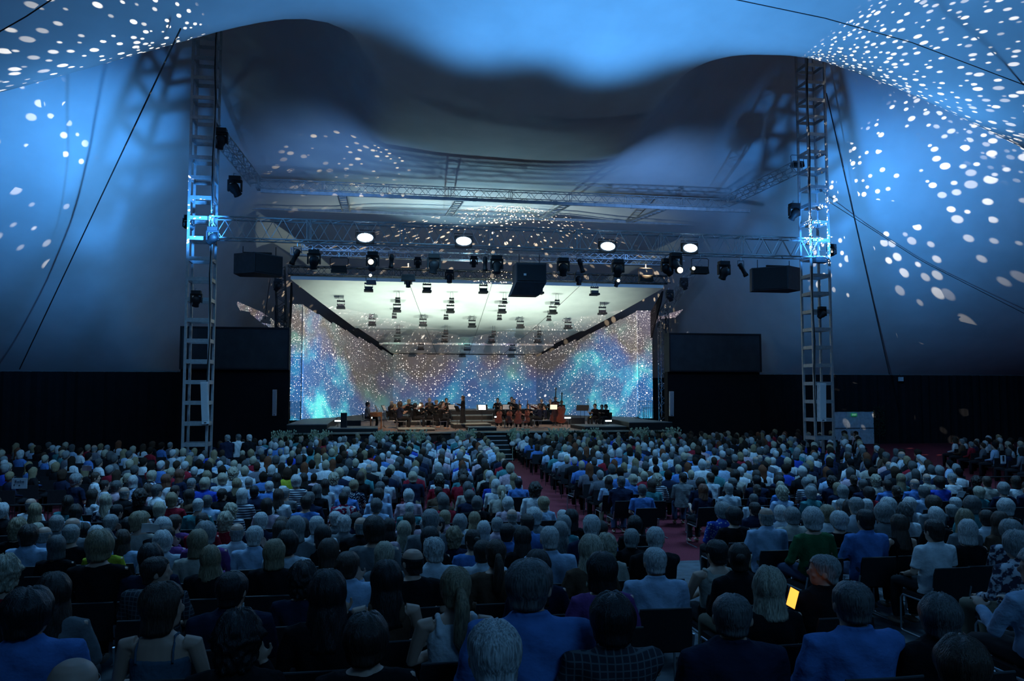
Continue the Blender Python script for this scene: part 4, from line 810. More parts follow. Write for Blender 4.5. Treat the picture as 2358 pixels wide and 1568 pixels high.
# heroes: px, py(head top), hair type, hair colour, garment, colour, body, opts
HERO = '''40,1195,curly,blond,knit,black|85,1202,short,fair,shirt,paleblue|64,1209,full,darkbrown,shirt,paleblue|105,1209,bald,grey,shirt,paleblue|132,1184,short,grey,shirt,grey|167,1189,bald,grey,shirt,grey
162,1206,short,grey,knit,black|195,1203,mid,black,knit,black|220,1211,full,white,knit,grey|232,1183,full,blond,knit,black|258,1182,short,grey,shirt,navy|298,1188,short,black,shirt,grey|322,1178,full,blond,knit,beige,profR
281,1220,long,brown,shirt,paleblue|378,1190,full,white,shirt,black|403,1183,short,brown,knit,purple,lapR|386,1209,short,darkbrown,knit,purple|130,1233,bob,darkgrey,knit,black|238,1223,curly,darkgrey,knit,olive|222,1243,short,darkgrey,shirt,navy
375,1222,full,white,shirt,pale|8,1283,curly,fair,top,red|348,1252,full,black,tee,navy|362,1279,short,darkbrown,short,check,profR|118,1320,long,darkbrown,knit,grey|72,1353,full,black,shirt,blue,lapR|376,1341,bob,brown,cami,slate,profR|165,1509,bald,grey,shirt,grey
465,1180,bun,darkbrown,knit,red|520,1180,curly,fair,knit,red|475,1200,full,grey,knit,purple|548,1201,bald,grey,shirt,pale|602,1177,short,white,shirt,navy|588,1208,short,white,shirt,paleblue|454,1220,bob,blond,knit,beige|645,1200,long,darkbrown,knit,black|650,1190,full,brown,knit,black|664,1221,full,black,tee,pale
682,1188,bob,grey,knit,grey|697,1192,mid,black,knit,black|729,1187,short,white,shirt,pale|743,1209,bob,black,knit,black|772,1176,short,white,shirt,grey|792,1186,messy,white,shirt,grey|832,1187,bald,grey,jacket,black|820,1178,short,black,shirt,navy|487,1255,mid,blond,jacket,black
632,1242,bob,blond,jacket,black|757,1240,bob,brown,knit,black|535,1313,short,black,jacket,navy|698,1298,curly,black,tee,navy|755,1312,long,black,knit,black|802,1267,short,brown,shirt,paleblue,chin|545,1417,curly,black,jacket,black|863,1188,full,darkbrown,knit,grey
896,1193,long,black,knit,black|868,1208,long,darkbrown,shirt,teal|942,1180,long,brown,shirt,pink|931,1200,long,fair,shirt,pink|985,1188,full,white,knit,grey|1010,1188,crop,black,knit,black|992,1170,short,grey,shirt,grey|1025,1173,short,blond,shirt,pink|1060,1184,full,grey,shirt,pale|1092,1178,long,blond,knit,beige
1115,1200,bob,white,knit,pale|990,1212,bob,black,knit,black|1089,1218,bun,darkbrown,knit,blue|1045,1215,curly,blond,jacket,navy|885,1247,bob,fair,knit,grey|998,1236,messy,white,shirt,pale|1145,1190,short,grey,shirt,pink|1168,1203,short,black,shirt,blue|1205,1213,long,darkbrown,knit,black|1215,1182,short,darkbrown,shirt,blue
1112,1241,short,darkbrown,shirt,pale|1142,1240,pony,brown,knit,brown|950,1258,bald,black,tee,black|890,1290,long,black,top,brown|1050,1302,pony,blond,top,white|1215,1280,short,darkgrey,shirt,blue,lapR,4.3|845,1417,full,darkbrown,knit,black,lapR|1138,1421,short,white,shirt,pale|1180,1170,bald,grey,shirt,grey|1230,1168,full,white,jacket,grey
1296,1172,crop,white,shirt,grey|1317,1173,mid,black,knit,black|1298,1186,bob,grey,knit,teal|1265,1208,crop,white,shirt,paleblue|1290,1200,long,grey,knit,grey|1363,1183,short,white,jacket,navy|1382,1199,mid,darkbrown,shirt,blue|1360,1231,long,fair,knit,brown|1397,1232,curly,fair,knit,beige|1453,1215,short,grey,jacket,black
1507,1209,crop,white,jacket,black|1460,1187,full,black,knit,black|1388,1272,bob,black,knit,purple|1238,1266,long,black,knit,navy|1408,1365,full,black,shirt,check|1510,1257,crop,white,shirt,paleblue|1647,1240,short,black,top,beige|1699,1248,bun,darkbrown,jacket,black|1765,1304,mid,fair,knit,black|1685,1362,crop,darkgrey,jacket,navy
1893,1274,short,grey,jacket,black,profL|1663,1156,full,grey,shirt,bluedots,lapL|1692,1167,full,black,knit,black|1739,1155,short,darkbrown,jacket,navy|1763,1165,bald,grey,shirt,paleblue|1801,1164,full,white,shirt,pale|1827,1168,full,grey,shirt,beige|1874,1168,full,white,knit,green|1908,1163,full,blond,shirt,white|1932,1177,full,white,knit,black
1993,1171,short,black,shirt,blue,cross|2073,1185,long,brown,top,black|2144,1193,short,darkbrown,short,white|2160,1170,bob,white,knit,black|2228,1196,bob,white,knit,black|2222,1172,mid,blond,knit,grey|2295,1177,long,brown,knit,brown|2330,1197,full,grey,shirt,floral|2350,1222,full,grey,shirt,floral|2270,1172,short,darkbrown,shirt,pale,lapR
1970,1335,crop,darkgrey,shirt,blue|2168,1433,full,darkgrey,jacket,black,lapR|2200,1500,full,brown,jacket,black|2395,1262,full,grey,knit,paleblue,profL|1937,1148,short,grey,shirt,grey|1952,1151,mid,black,knit,black|1972,1143,short,grey,shirt,pale|1995,1147,short,white,shirt,pale|2043,1145,full,white,knit,navy|2037,1158,full,grey,shirt,grey
2095,1145,full,white,shirt,white|2085,1160,curly,darkgrey,shirt,white|2150,1141,full,brown,shirt,grey|2197,1143,short,white,shirt,black|2193,1160,short,grey,shirt,navy|2157,1167,bob,white,knit,black|2243,1142,full,darkgrey,shirt,teal|2310,1147,full,white,knit,black|1040,1421,none,,,'''
ROWY = [3.2 + .86 * i for i in range(12)]
heads = [h.split(',') for ln in HERO.split('\n') for h in ln.split('|')]
placed = []
heads.sort(key=lambda h: -float(h[1]))
for h in heads:
    if h[2] == 'none': continue
    px, py = float(h[0]), float(h[1]); d = ray(px, py); best = []
    for Y in ([float(h[7])] if len(h) > 7 else ROWY):
        p = EYE + d * (Y / d.y); s = (p.z - rise(Y)) / 1.285
        w_ = .62 if Y < 7 else .50
        clash = any(abs(q[0] - p.x) < w_ * .92 and abs(q[1] - Y) < .5 for q in placed) * 3 + any(abs(q[0] - p.x) < .26 and abs(q[1] - Y) < .5 for q in placed) * 9
        best.append(((abs(s - 1.0) / .08) ** 2 + clash * .8, Y, p.x, s))
    _, Y, X, s = min(best); s = min(1.12, max(.90, s)); placed.append((X, Y + random.uniform(-.05, .05), s, h))
placed.sort(key=lambda q: (round((q[1] - 3.2) / .86), q[0])); rowc = {}; HP = []
for X, Y, s, h in placed:
    r = int(round((Y - 3.2) / .86)); rowc[r] = rowc.get(r, 0) + 1
    bk = h[6] if len(h) > 6 else random.choice(['lap', 'lap', 'lapL', 'lapR', 'cross', 'chin', 'lap'])
    rz = random.uniform(-.12, .12)
    if h[1] == '1341': rz = -.1
    sx = .93 if h[2] in ('bob', 'long', 'mid', 'pony', 'bun', 'curly') else 1.04
    sx *= 1.11 if Y < 8 else 1.05
    if h[1] in ('1280', '1335', '1353', '1362'): sx *= 1.09
    o = person(X, Y, rise(Y), s, h[2], h[3], h[4], h[5], bk, rz, sx, tr=random.choice([0, 0, 1, 2]))
    o['label'] = '%s, %s row from camera, %s from left' % (desc(*h[2:6]), ordn(r + 1), ordn(rowc[r])); o['group'] = 'audience in the near rows'; HP.append(o)
    chair_at(X, Y, rise(Y), rz * .3, 'black chair, %s row from camera, %s from left' % (ordn(r + 1), ordn(rowc[r])), 'chairs in the near rows')
# ---------------------------------------------------------------- far block behind the cross aisle
rnd = random.Random(5); seats = []
FY = [14.8 + 1.12 * i for i in range(21)]
LEFTX = lambda Y: interp(Y, [14, 17, 22.6, 30, 36], [3.2, 3.3, 3.8, 4.6, 5.0]) - .1
RIGHTX = lambda Y: interp(Y, [14, 18, 22, 36], [5.6, 5.4, 5.7, 6.7])
for ri, Y in enumerate(FY):
    ln = 0; X = LEFTX(Y)
    while X > -14:
        if not (Y > 33.5 and X < -3.5 - (37 - Y)) : seats.append((X, Y, ri, 'left', ln))
        X -= .62; ln += 1
    rn = 0; X = RIGHTX(Y); lim = interp(Y, [14, 17, 23, 30, 34, 38], [13.6, 14.6, 17.5, 19.5, 22.5, 24.5])
    while X < lim:
        seats.append((X, Y, ri, 'right', rn)); X += .62; rn += 1
    if 22 < Y < 31:
        X = interp(Y, [22, 31], [20.8, 24.6])
        for k in range(6): seats.append((X, Y, ri, 'side', k)); X += .56
vis = []
for X, Y, ri, blk, k in seats:
    for tx in (TLX, TRX):
        if abs(X - tx) < 1.0 and abs(Y - TY) < 1.1: break
    else:
        px, py, D = project((X, Y, 1.28))
        if -30 < px < 2390 and rnd.random() > (.3 if px < 430 and Y > 21 else .05) and not (px < 165 and 16.5 < Y < 21.5) and not (500 < px < 590 and 28.5 < Y < 31.5) and not (1700 > px > 1540 and Y < 15): vis.append((X, Y, ri, blk, k, D))
vis.sort(key=lambda q: q[5])
def rand_look():
    ht, hc = rnd.choice([('short', 'grey'), ('short', 'white'), ('full', 'white'), ('full', 'grey'), ('bald', 'grey'), ('short', 'darkgrey'), ('short', 'darkbrown'), ('short', 'black'), ('full', 'darkgrey'), ('full', 'darkbrown'), ('bob', 'brown'), ('bob', 'darkbrown'), ('short', 'brown'), ('short', 'darkgrey'), ('bob', 'blond'), ('bob', 'white'), ('full', 'blond'), ('long', 'brown'), ('long', 'blond'), ('mid', 'darkbrown'), ('curly', 'darkbrown'), ('curly', 'fair'), ('crop', 'white'), ('bob', 'darkgrey'), ('full', 'fair'), ('pony', 'fair'), ('bun', 'brown'), ('mid', 'auburn')])
    ck = rnd.choice(['shirt', 'shirt', 'jacket', 'tee', 'knit', 'short', 'shirt'])
    cc = rnd.choice(['white', 'white', 'white', 'pale', 'pale', 'paleblue', 'paleblue', 'black', 'black', 'black', 'navy', 'navy', 'navy', 'pink', 'blue', 'beige', 'dots', 'floral', 'red', 'teal', 'stripes', 'royal']) if ck != 'jacket' else rnd.choice(['black', 'navy', 'navy', 'grey', 'brown'])
    return ht, hc, ck, cc
SPECIAL = {(627, 1122): ('long', 'brown', 'short', 'white'), (684, 1118): ('crop', 'grey', 'knit', 'grey'), (1044, 1113): ('pony', 'fair', 'tee', 'white'), (788, 1125): ('short', 'darkbrown', 'shirt', 'redfloral'), (462, 1132): ('short', 'darkgrey', 'shirt', 'paleblue'), (524, 1128): ('short', 'darkbrown', 'jacket', 'black'), (980, 1075): ('short', 'white', 'knit', 'grey'),
           (1378, 1075): ('short', 'grey', 'shirt', 'dots'), (1431, 1095): ('crop', 'darkgrey', 'jacket', 'navy'), (668, 1095): ('full', 'white', 'knit', 'stripes'), (655, 1080): ('bob', 'brown', 'knit', 'olive'), (1220, 1105): ('short', 'darkbrown', 'jacket', 'blue'), (866, 1080): ('short', 'black', 'shirt', 'pale'), (1680, 1120): ('short', 'grey', 'shirt', 'pale'), (1722, 1118): ('short', 'darkgrey', 'shirt', 'pale'),
           (2108, 1098): ('bald', 'grey', 'shirt', 'blue'), (2048, 1102): ('short', 'darkbrown', 'shirt', 'blue'), (70, 1132): ('bob', 'darkbrown', 'shirt', 'paleblue'), (115, 1135): ('mid', 'blond', 'knit', 'beige'), (178, 1155): ('full', 'darkbrown', 'shirt', 'paleblue'), (235, 1142): ('long', 'fair', 'knit', 'floral'), (1450, 1030): ('bob', 'darkbrown', 'tee', 'pink'), (1330, 1040): ('mid', 'brown', 'tee', 'royal')}
NIND = 300 - len(HP) - 31; nid = 0; stuff = []
CHL = 0
for X, Y, ri, blk, k, D in vis:
    px, py, _ = project((X, Y, 1.28)); lk = None
    for q in SPECIAL:
        if abs(q[0] - px) < .26 * FPX / D and abs(q[1] - py) < 11: lk = SPECIAL.pop(q); break
    lk = lk or rand_look(); s = rnd.gauss(1.0, .035); s = min(1.09, max(.92, s)); y2 = Y + rnd.uniform(-.08, .08); x2 = X + rnd.uniform(-.05, .05)
    face = (-.75 if px < 450 and Y > 17 else .6 if X > 15 and Y > 20 else 0) + rnd.uniform(-.2, .2)
    if nid < NIND:
        nid += 1; bk = rnd.choice(['lap', 'lap', 'lapL', 'lapR', 'cross', 'hold'])
        o = person(x2, y2, 0, s, *lk, bk, face, .94 if lk[0] in ('bob', 'long', 'mid', 'pony', 'bun') else 1.02, tr=rnd.choice([0, 1, 2]))
        o['label'] = '%s, %s block, %s far row, %s from aisle' % (desc(*lk), blk, ordn(ri + 1), ordn(k + 1)); o['group'] = 'audience in the far block'
        if Y < 20 and (k < 2 or ri < 3): chair_at(x2, y2, 0, 0, 'black chair, %s block, %s far row, %s from aisle' % (blk, ordn(ri + 1), ordn(k + 1)), 'chairs in the far block')
    else: stuff.append((x2, y2, s, lk, face))
chair_at(5.45, 20.9, 0, 0.1, 'empty black chair with pale legs standing at the right edge of the red aisle', 'chairs in the far block')
# the rest of the crowd as one mesh coloured per person
def low_person():
    b = MB(); cols = []
    def part(v, f, c): b.add(v, f); cols.extend([c] * len(f))
    t = MB(); t.loft([ering(z, a, c, y, 12) for z, a, c, y in ((.46, .18, .14, 0), (.68, .18, .13, 0), (.86, .22, .13, 0), (.945, .235, .11, -.005), (.985, .16, .09, -.01), (1.02, .07, .07, -.01))]); part(t.data()[0], t.f, 1)
    for s in (-1, 1):
        t = MB(); t.tube([(.20 * s, -.01, .94), (.25 * s, .03, .70), (.12 * s, .26, .64)], [.062, .052, .04], 6); part(t.data()[0], t.f, 1)
        t = MB(); t.tube([(.09 * s, 0, .54), (.11 * s, .42, .51), (.10 * s, .41, .05)], [.1, .075, .06], 6); part(t.data()[0], t.f, 3)
    t = MB(); t.loft([ering(z, a, c, y, 10) for z, a, c, y in ((1.0, .058, .06, -.008), (1.05, .056, .06, 0))] + [ering(z, a, c, y, 10) for z, a, c, y in list(zip(HZ_, HRX, HRY, HYC))[1:]]); part(t.data()[0], t.f, 0)
    return b.data()[0], b.f, cols
LV, LF, LC = low_person()
LH = {k: (lambda m_: (np.array([v.co[:] for v in m_.vertices]), [tuple(p.vertices) for p in m_.polygons]))(hair_mesh('lowhair', *a, n=12, m=5, **kw)) for k, (a, kw) in {
    'short': ((1.055, 1.12, 1.215, .016, .004, 50), {}), 'full': ((1.04, 1.085, 1.20, .028, .010, 34), {}), 'bob': ((1.005, 1.01, 1.20, .028, .006, 44), dict(flare=.02)), 'long': ((.85, .93, 1.20, .027, .007, 40), dict(flare=.028)), 'bald': ((1.055, 1.11, 1.12, .012, .003, 50), dict(ztop=1.195))}.items()}
HK = {'crop': 'short', 'messy': 'full', 'curly': 'full', 'mid': 'long', 'pony': 'short', 'bun': 'short'}
def crowd():
    V = []; F = []; C = []; n = 0
    for x, y, s, (ht, hc, ck, cc), rz in stuff:
        R = np.array([[cos(rz), -sin(rz), 0], [sin(rz), cos(rz), 0], [0, 0, 1]]) * s
        hv, hf = LH[HK.get(ht, ht)]
        cl = {0: (.48, .3, .22), 1: CC[cc], 3: (.015, .016, .02)}; base = CC[cc]
        if cc in CK: base = tuple(v + .10 for v in base); cl[1] = base
        for v, f, c in ((LV, LF, [cl[i] for i in LC]), (hv, hf, [HC[hc]] * len(hf))):
            V.append(v @ R.T + np.array([x, y, 0])); F += [tuple(i + n for i in q) for q in f]; C += c; n += len(v)
    me = bpy.data.meshes.new('seated_crowd'); me.from_pydata(np.concatenate(V).tolist(), [], F); me.update()
    ca = me.color_attributes.new('Col', 'FLOAT_COLOR', 'CORNER'); lt = np.empty(len(me.polygons), dtype=np.int32); me.polygons.foreach_get('loop_total', lt)
    ca.data.foreach_set('color', np.repeat(np.array([(*c, 1) for c in C]), lt, axis=0).ravel())
    me.polygons.foreach_set('use_smooth', [True] * len(me.polygons))
    m = bpy.data.materials.new('crowd'); m.use_nodes = True; nt = m.node_tree; b = nt.nodes['Principled BSDF']; b.inputs['Roughness'].default_value = .85; b.inputs['Specular IOR Level'].default_value = .15
    a = N(nt, 'ShaderNodeVertexColor'); a.layer_name = 'Col'; tc = N(nt, 'ShaderNodeTexCoord'); no = N(nt, 'ShaderNodeTexNoise', ins={0: tc.outputs['Object']}); no.inputs['Scale'].default_value = 24
    f = M(nt, 'MULTIPLY_ADD', no.outputs[0], .9, .55); sc = N(nt, 'ShaderNodeVectorMath', operation='SCALE', ins={0: a.outputs[0], 3: f}); nt.links.new(sc.outputs[0], b.inputs['Base Color'])
    o = obj('seated_crowd', me, m); tag(o, 'hundreds of seated people filling the far rows towards the stage', 'crowd'); o['kind'] = 'stuff'
    cb = MB()
    for x, y, s, lk, rz in stuff:
        cb.box((x, y - .24, .62), (.46, .03, .36)); cb.box((x, y + .04, .45), (.46, .42, .04))
        for a in (-.22, .22): cb.tube([(x + a, y - .2, .6), (x + a, y - .2, 0)], .012, 4)
    o = cb.build('far_chairs', PADM); tag(o, 'black chairs under the seated crowd in the far rows', 'chairs'); o['kind'] = 'stuff'
crowd()
print('PEOPLE', len(HP), nid, len(stuff))
# ---------------------------------------------------------------- orchestra
def stand_parts():
    bk = body_mesh('standing_body', .5, 'hold', 'hold', .009, True)
    b = MB(); b.loft([ering(z, a, c, 0, 18) for z, a, c in ((.56, .17, .135), (.50, .18, .145), (.2, .17, .14), (-.1, .19, .17), (-.34, .22, .2))][::-1]); dress = remesh(b, 'long_skirt', .02, 2, .01)
    b = MB(); b.loft([ering(z, a, c, 0, 18) for z, a, c in ((.40, .16, .12), (.50, .175, .135), (.6, .165, .12))])
    for s in (-1, 1): b.tube([(.085 * s, 0, .5), (.095 * s, .0, .1), (.095 * s, 0, -.28)], [.095, .07, .065], 10)
    return bk, dress, remesh(b, 'long_trousers', .018, 2, .005)
SB, DRESS, LTR = stand_parts()
def standing(x, y, z, s, ht, hc, cc, rz, low, ck='knit', skin=0):
    o = bpy.data.objects.new('person', SB); COL.objects.link(o)
    if not SB.materials: SB.materials.append(SKIN[0])
    o.location = (x, y, z + .37 * s); o.rotation_euler = (0, 0, rz); o.scale = (s, s, s); o['category'] = 'person'
    obj('jacket' if ck == 'jacket' else 'blouse', shirt(ck, 'hold'), CM[cc], o); obj('long_skirt' if low is DRESS else 'trousers', low, TR[0], o)
    h = obj('hair', HAIR[ht], HM[hc], o); h.rotation_euler = (0, 0, .5); h.scale = (1.03, 1.03, 1); return o
def dz(X, Y):
    if 1.6 <= X <= 11.6 and Y >= 47.2: return 1.50 if Y < 49.2 else 1.78 if Y < 51.4 else 2.08
    return 1.46 if Y < 42.4 and X > 10.6 else 1.27
TGT = (5.2, 42.9)
WOOD = mat('varnished red-brown wood', (.13, .03, .012), .3, var=.3, scale=8, spec=.6); GOLD = mat('brass tubing', (.75, .48, .14), .25, .9)
SHEET = mat('self-lit music paper', (.9, .85, .7), .8, emit=(1, .85, .55), es=.9); PAPER = mat('white paper', (.7, .7, .7), .8)  # SHEET emits: the light falling on the sheets is put into the paper
def vio_mesh(L, m=WOOD):
    b = MB(); k = L / .6
    b.loft([[(x * k * w_, y * k, z * k) for x, w_ in ((-1, 1), (1, 1)) for _ in (0,)] + [(w_ * k * 1, y * k, z * k) for w_ in ()] for y, z in ()]) if False else None
    prof = [(.0, .05), (.03, .095), (.10, .105), (.15, .075), (.19, .06), (.23, .07), (.29, .085), (.34, .06), (.355, .02)]
    b.loft([[(-w_ * k, -.018 * k, y * k), (-w_ * k * .5, -.024 * k, y * k), (w_ * k * .5, -.024 * k, y * k), (w_ * k, -.018 * k, y * k), (w_ * k, .018 * k, y * k), (w_ * k * .5, .026 * k, y * k), (-w_ * k * .5, .026 * k, y * k), (-w_ * k, .018 * k, y * k)] for y, w_ in prof])
    return b
def instrument(kind, o, lab):
    mw = o.matrix_basis.copy(); 
    if kind == 'violin':
        t = thing('violin', lab, 'instrument'); k = 1.0; vio_mesh(.6).build('body', WOOD, t)
        MB().box((0, -.03, .42), (.025, .02, .30)).build('neck', BLACK, t); b = MB().tube([(.03, -.06, .10), (.28, -.05, .30)], .004, 4); b.build('bow', GOLD, t)
        M_ = mw @ Matrix.Translation((-.09, .12, 1.0)) @ Matrix.Rotation(-1.15, 4, 'X') @ Matrix.Rotation(.5, 4, 'Z')
    elif kind == 'cello':
        t = thing('cello', lab, 'instrument'); vio_mesh(1.22).build('body', WOOD, t); MB().box((0, -.06, .92), (.04, .035, .62)).build('neck', BLACK, t)
        MB().ell((0, -.06, 1.24), (.03, .04, .05), 8, 6).build('scroll', WOOD, t); MB().tube([(0, 0, 0), (0, 0, -.28)], .006, 4).build('endpin', STEEL, t); MB().tube([(-.3, .08, .26), (.4, .1, .30)], .006, 4).build('bow', GOLD, t)
        M_ = mw @ Matrix.Translation((0, .62, .26)) @ Matrix.Rotation(.42, 4, 'X') @ Matrix.Rotation(pi, 4, 'Z')
    elif kind == 'bass':
        t = thing('double_bass', lab, 'instrument'); vio_mesh(1.9).build('body', WOOD, t); MB().box((0, -.09, 1.42), (.055, .045, .85)).build('neck', BLACK, t)
        MB().ell((0, -.09, 1.9), (.05, .06, .09), 10, 6).build('scroll', BLACK, t); MB().tube([(0, 0, 0), (0, 0, -.2)], .008, 4).build('endpin', STEEL, t)
        M_ = mw @ Matrix.Translation((-.10, .42, -.17)) @ Matrix.Rotation(.16, 4, 'X') @ Matrix.Rotation(pi, 4, 'Z')
    elif kind == 'trombone':
        t = thing('trombone', lab, 'instrument'); MB().tube([(0, 0, 0), (0, 0, .78), (.05, 0, .84), (.10, 0, .78), (.10, 0, .06)], .012, 6).build('slide', GOLD, t)
        b = MB(); b.tube([(0, 0, .1), (0, 0, -.1), (-.06, 0, -.14), (-.1, 0, -.1), (-.1, 0, .25)], .012, 6); b.build('tubing', GOLD, t)
        b = MB(); b.tube([(-.1, 0, .1), (-.1, 0, -.06), (-.1, 0, -.16), (-.1, 0, -.2)], [.012, .02, .05, .09], 12, False); b.build('bell', GOLD, t)
        M_ = mw @ Matrix.Translation((.05, .42, .72)) @ Matrix.Rotation(-.08, 4, 'X')
    else:
        t = thing('flute', lab, 'instrument'); MB().tube([(-.1, 0, 0), (.5, 0, 0)], .011, 6).build('tube', STEEL, t); MB().box((.2, -.012, .0), (.3, .008, .012)).build('key', STEEL, t)
        M_ = mw @ Matrix.Translation((.0, .16, 1.05)) @ Matrix.Rotation(-.2, 4, 'Y')
    t.matrix_basis = M_; t['group'] = 'orchestra instruments'; return t
MUS = [ # px, py, Y, hair, colour, instrument, description
 (847, 922, 43.0, 'short', 'black', None, 'keyboard player in brown-lit shirt at the left end of the orchestra', 'grey'), (902, 917, 48.0, 'bald', 'grey', None, 'bald player in black at the back left of the orchestra', 'black'),
 (902, 931, 43.2, 'full', 'darkbrown', 'violin', 'dark-haired violinist in black at the left front', 'black'), (909, 930, 44.6, 'full', 'blond', 'violin', 'fair-haired violinist just behind the left front one', 'black'),
 (921, 925, 42.0, 'curly', 'brown', 'violin', 'curly-haired violinist with bare arms near the front left', 'navy'), (942, 919, 48.1, 'mid', 'blond', 'flute', 'long-haired fair player at the back holding a flute', 'black'),
 (956, 928, 42.8, 'full', 'black', 'violin', 'black-haired violinist seen from the side left of centre', 'black'), (970, 926, 44.6, 'short', 'brown', 'violin', 'violinist behind the first bright music sheet', 'black'),
 (989, 915, 48.2, 'short', 'grey', 'flute', 'tall grey-haired man in black at the back left of centre', 'black'), (990, 928, 43.8, 'bob', 'brown', 'violin', 'violinist below the tall grey-haired man', 'black'),
 (1005, 921, 47.8, 'full', 'blond', 'violin', 'fair-haired player at the back beside the grey-haired man', 'black'), (1013, 929, 41.6, 'bun', 'darkbrown', 'violin', 'violinist in sleeveless black on the low front platform', 'black'),
 (1020, 920, 46.3, 'short', 'darkbrown', 'violin', 'short-haired man in black behind the front platform', 'black'), (1028, 916, 48.6, 'short', 'black', None, 'man in black at the back left of the conductor', 'black'),
 (1146, 916, 48.4, 'short', 'black', None, 'man in black jacket at the back right of the centre gap', 'black'), (1153, 931, 43.4, 'full', 'brown', 'cello', 'cellist low behind the leftmost cello', 'black'),
 (1178, 913, 49.0, 'short', 'brown', None, 'tall short-haired man at the back above the cellos', 'black'), (1184, 918, 47.6, 'short', 'darkbrown', 'flute', 'man leaning beside the tall man at the back', 'black'),
 (1176, 932, 43.6, 'full', 'black', 'cello', 'dark-haired cellist between the two front cellos', 'black'), (1197, 929, 41.8, 'bun', 'brown', 'cello', 'woman in long black dress playing cello nearest the front', 'black'),
 (1216, 929, 43.6, 'short', 'black', 'cello', 'black-haired cellist right of the woman in the long dress', 'black'), (1242, 929, 42.2, 'mid', 'darkbrown', 'violin', 'long-haired player in dark blue right of the cellos', 'navy'),
 (1247, 918, 48.0, 'short', 'blond', 'flute', 'fair man at the back playing a flute to the right', 'black'), (1254, 932, 43.0, 'full', 'darkbrown', 'violin', 'player in dark blue dress next to the long-haired one', 'navy'),
 (1267, 919, 47.6, 'short', 'blond', None, 'fair-haired player lit from a yellow sheet at the back right', 'black'), (1370, 929, 43.0, 'short', 'black', 'trombone', 'trombonist in black at the far right of the orchestra', 'black'),
 (1386, 931, 43.6, 'short', 'darkbrown', 'trombone', 'middle brass player in the far right group', 'black'), (1395, 931, 42.6, 'full', 'black', None, 'rightmost seated player in black beside the brass players', 'black')]
for i, (px, py, Y, ht, hc, ins, lab, cc) in enumerate(MUS):
    p = atY(px, py, Y); z = dz(p.x, Y); s = min(1.12, max(.86, (p.z - z) / 1.285)); rz = atan2(-(TGT[0] - p.x), TGT[1] - Y)
    if i == 0: rz = -pi / 2
    if ins == 'cello': rz = pi - .35
    if px > 1360: rz = 2.2
    o = person(p.x, Y, z, s, ht, hc, 'tee' if i in (4, 11, 19) else 'knit' if i else 'shirt', cc, 'hold' if ins in (None, 'cello', 'trombone') else 'bow', rz, 1.0)
    o['label'] = lab; o['group'] = 'orchestra players'
    c = chair_at(p.x, Y, z, rz, 'black chair under the ' + ' '.join(lab.split()[:10]), 'orchestra chairs')
    if ins: instrument(ins, o, '%s held by the %s' % ({'violin': 'brown violin', 'cello': 'red-brown cello', 'flute': 'slim silver flute', 'trombone': 'brass trombone'}[ins], ' '.join(lab.split()[:10])))
for px, py, Y, ht, hc, low, lab, rz, ck, ins in ((1066, 911, 43.4, 'long', 'brown', DRESS, 'long-haired person in black standing at the centre of the stage', 1.35, 'knit', None),
        (1279, 913, 46.0, 'short', 'black', LTR, 'dark-haired bass player standing at the back right', 2.6, 'jacket', 'bass'), (1293, 922, 44.8, 'full', 'brown', LTR, 'second bass player standing beside the dark-haired one', 2.6, 'jacket', 'bass')):
    p = atY(px, py, Y); z = 1.52 if px == 1066 else dz(p.x, Y); s = min(1.08, max(.8, (p.z - z) / 1.655))
    o = standing(p.x, Y, z, s, ht, hc, 'black', rz, low, ck); o['label'] = lab; o['group'] = 'orchestra players'
    if ins: instrument('bass', o, 'tall double bass held by the ' + lab[:lab.index(' standing')])
for px, Y, lab in ((524, 29.9, 'left'), (549, 30.3, 'middle'), (574, 30.0, 'right')):
    p = atY(px, 996, Y); o = standing(p.x, Y, 0, 1.02, 'short', {'left': 'grey', 'middle': 'darkgrey', 'right': 'white'}[lab], {'left': 'navy', 'middle': 'white', 'right': 'black'}[lab], .4, LTR, 'jacket' if lab != 'middle' else 'shirt')
    o['label'] = '%s one of three people standing beside the left tower by the black wall' % lab; o['group'] = 'standing visitors'
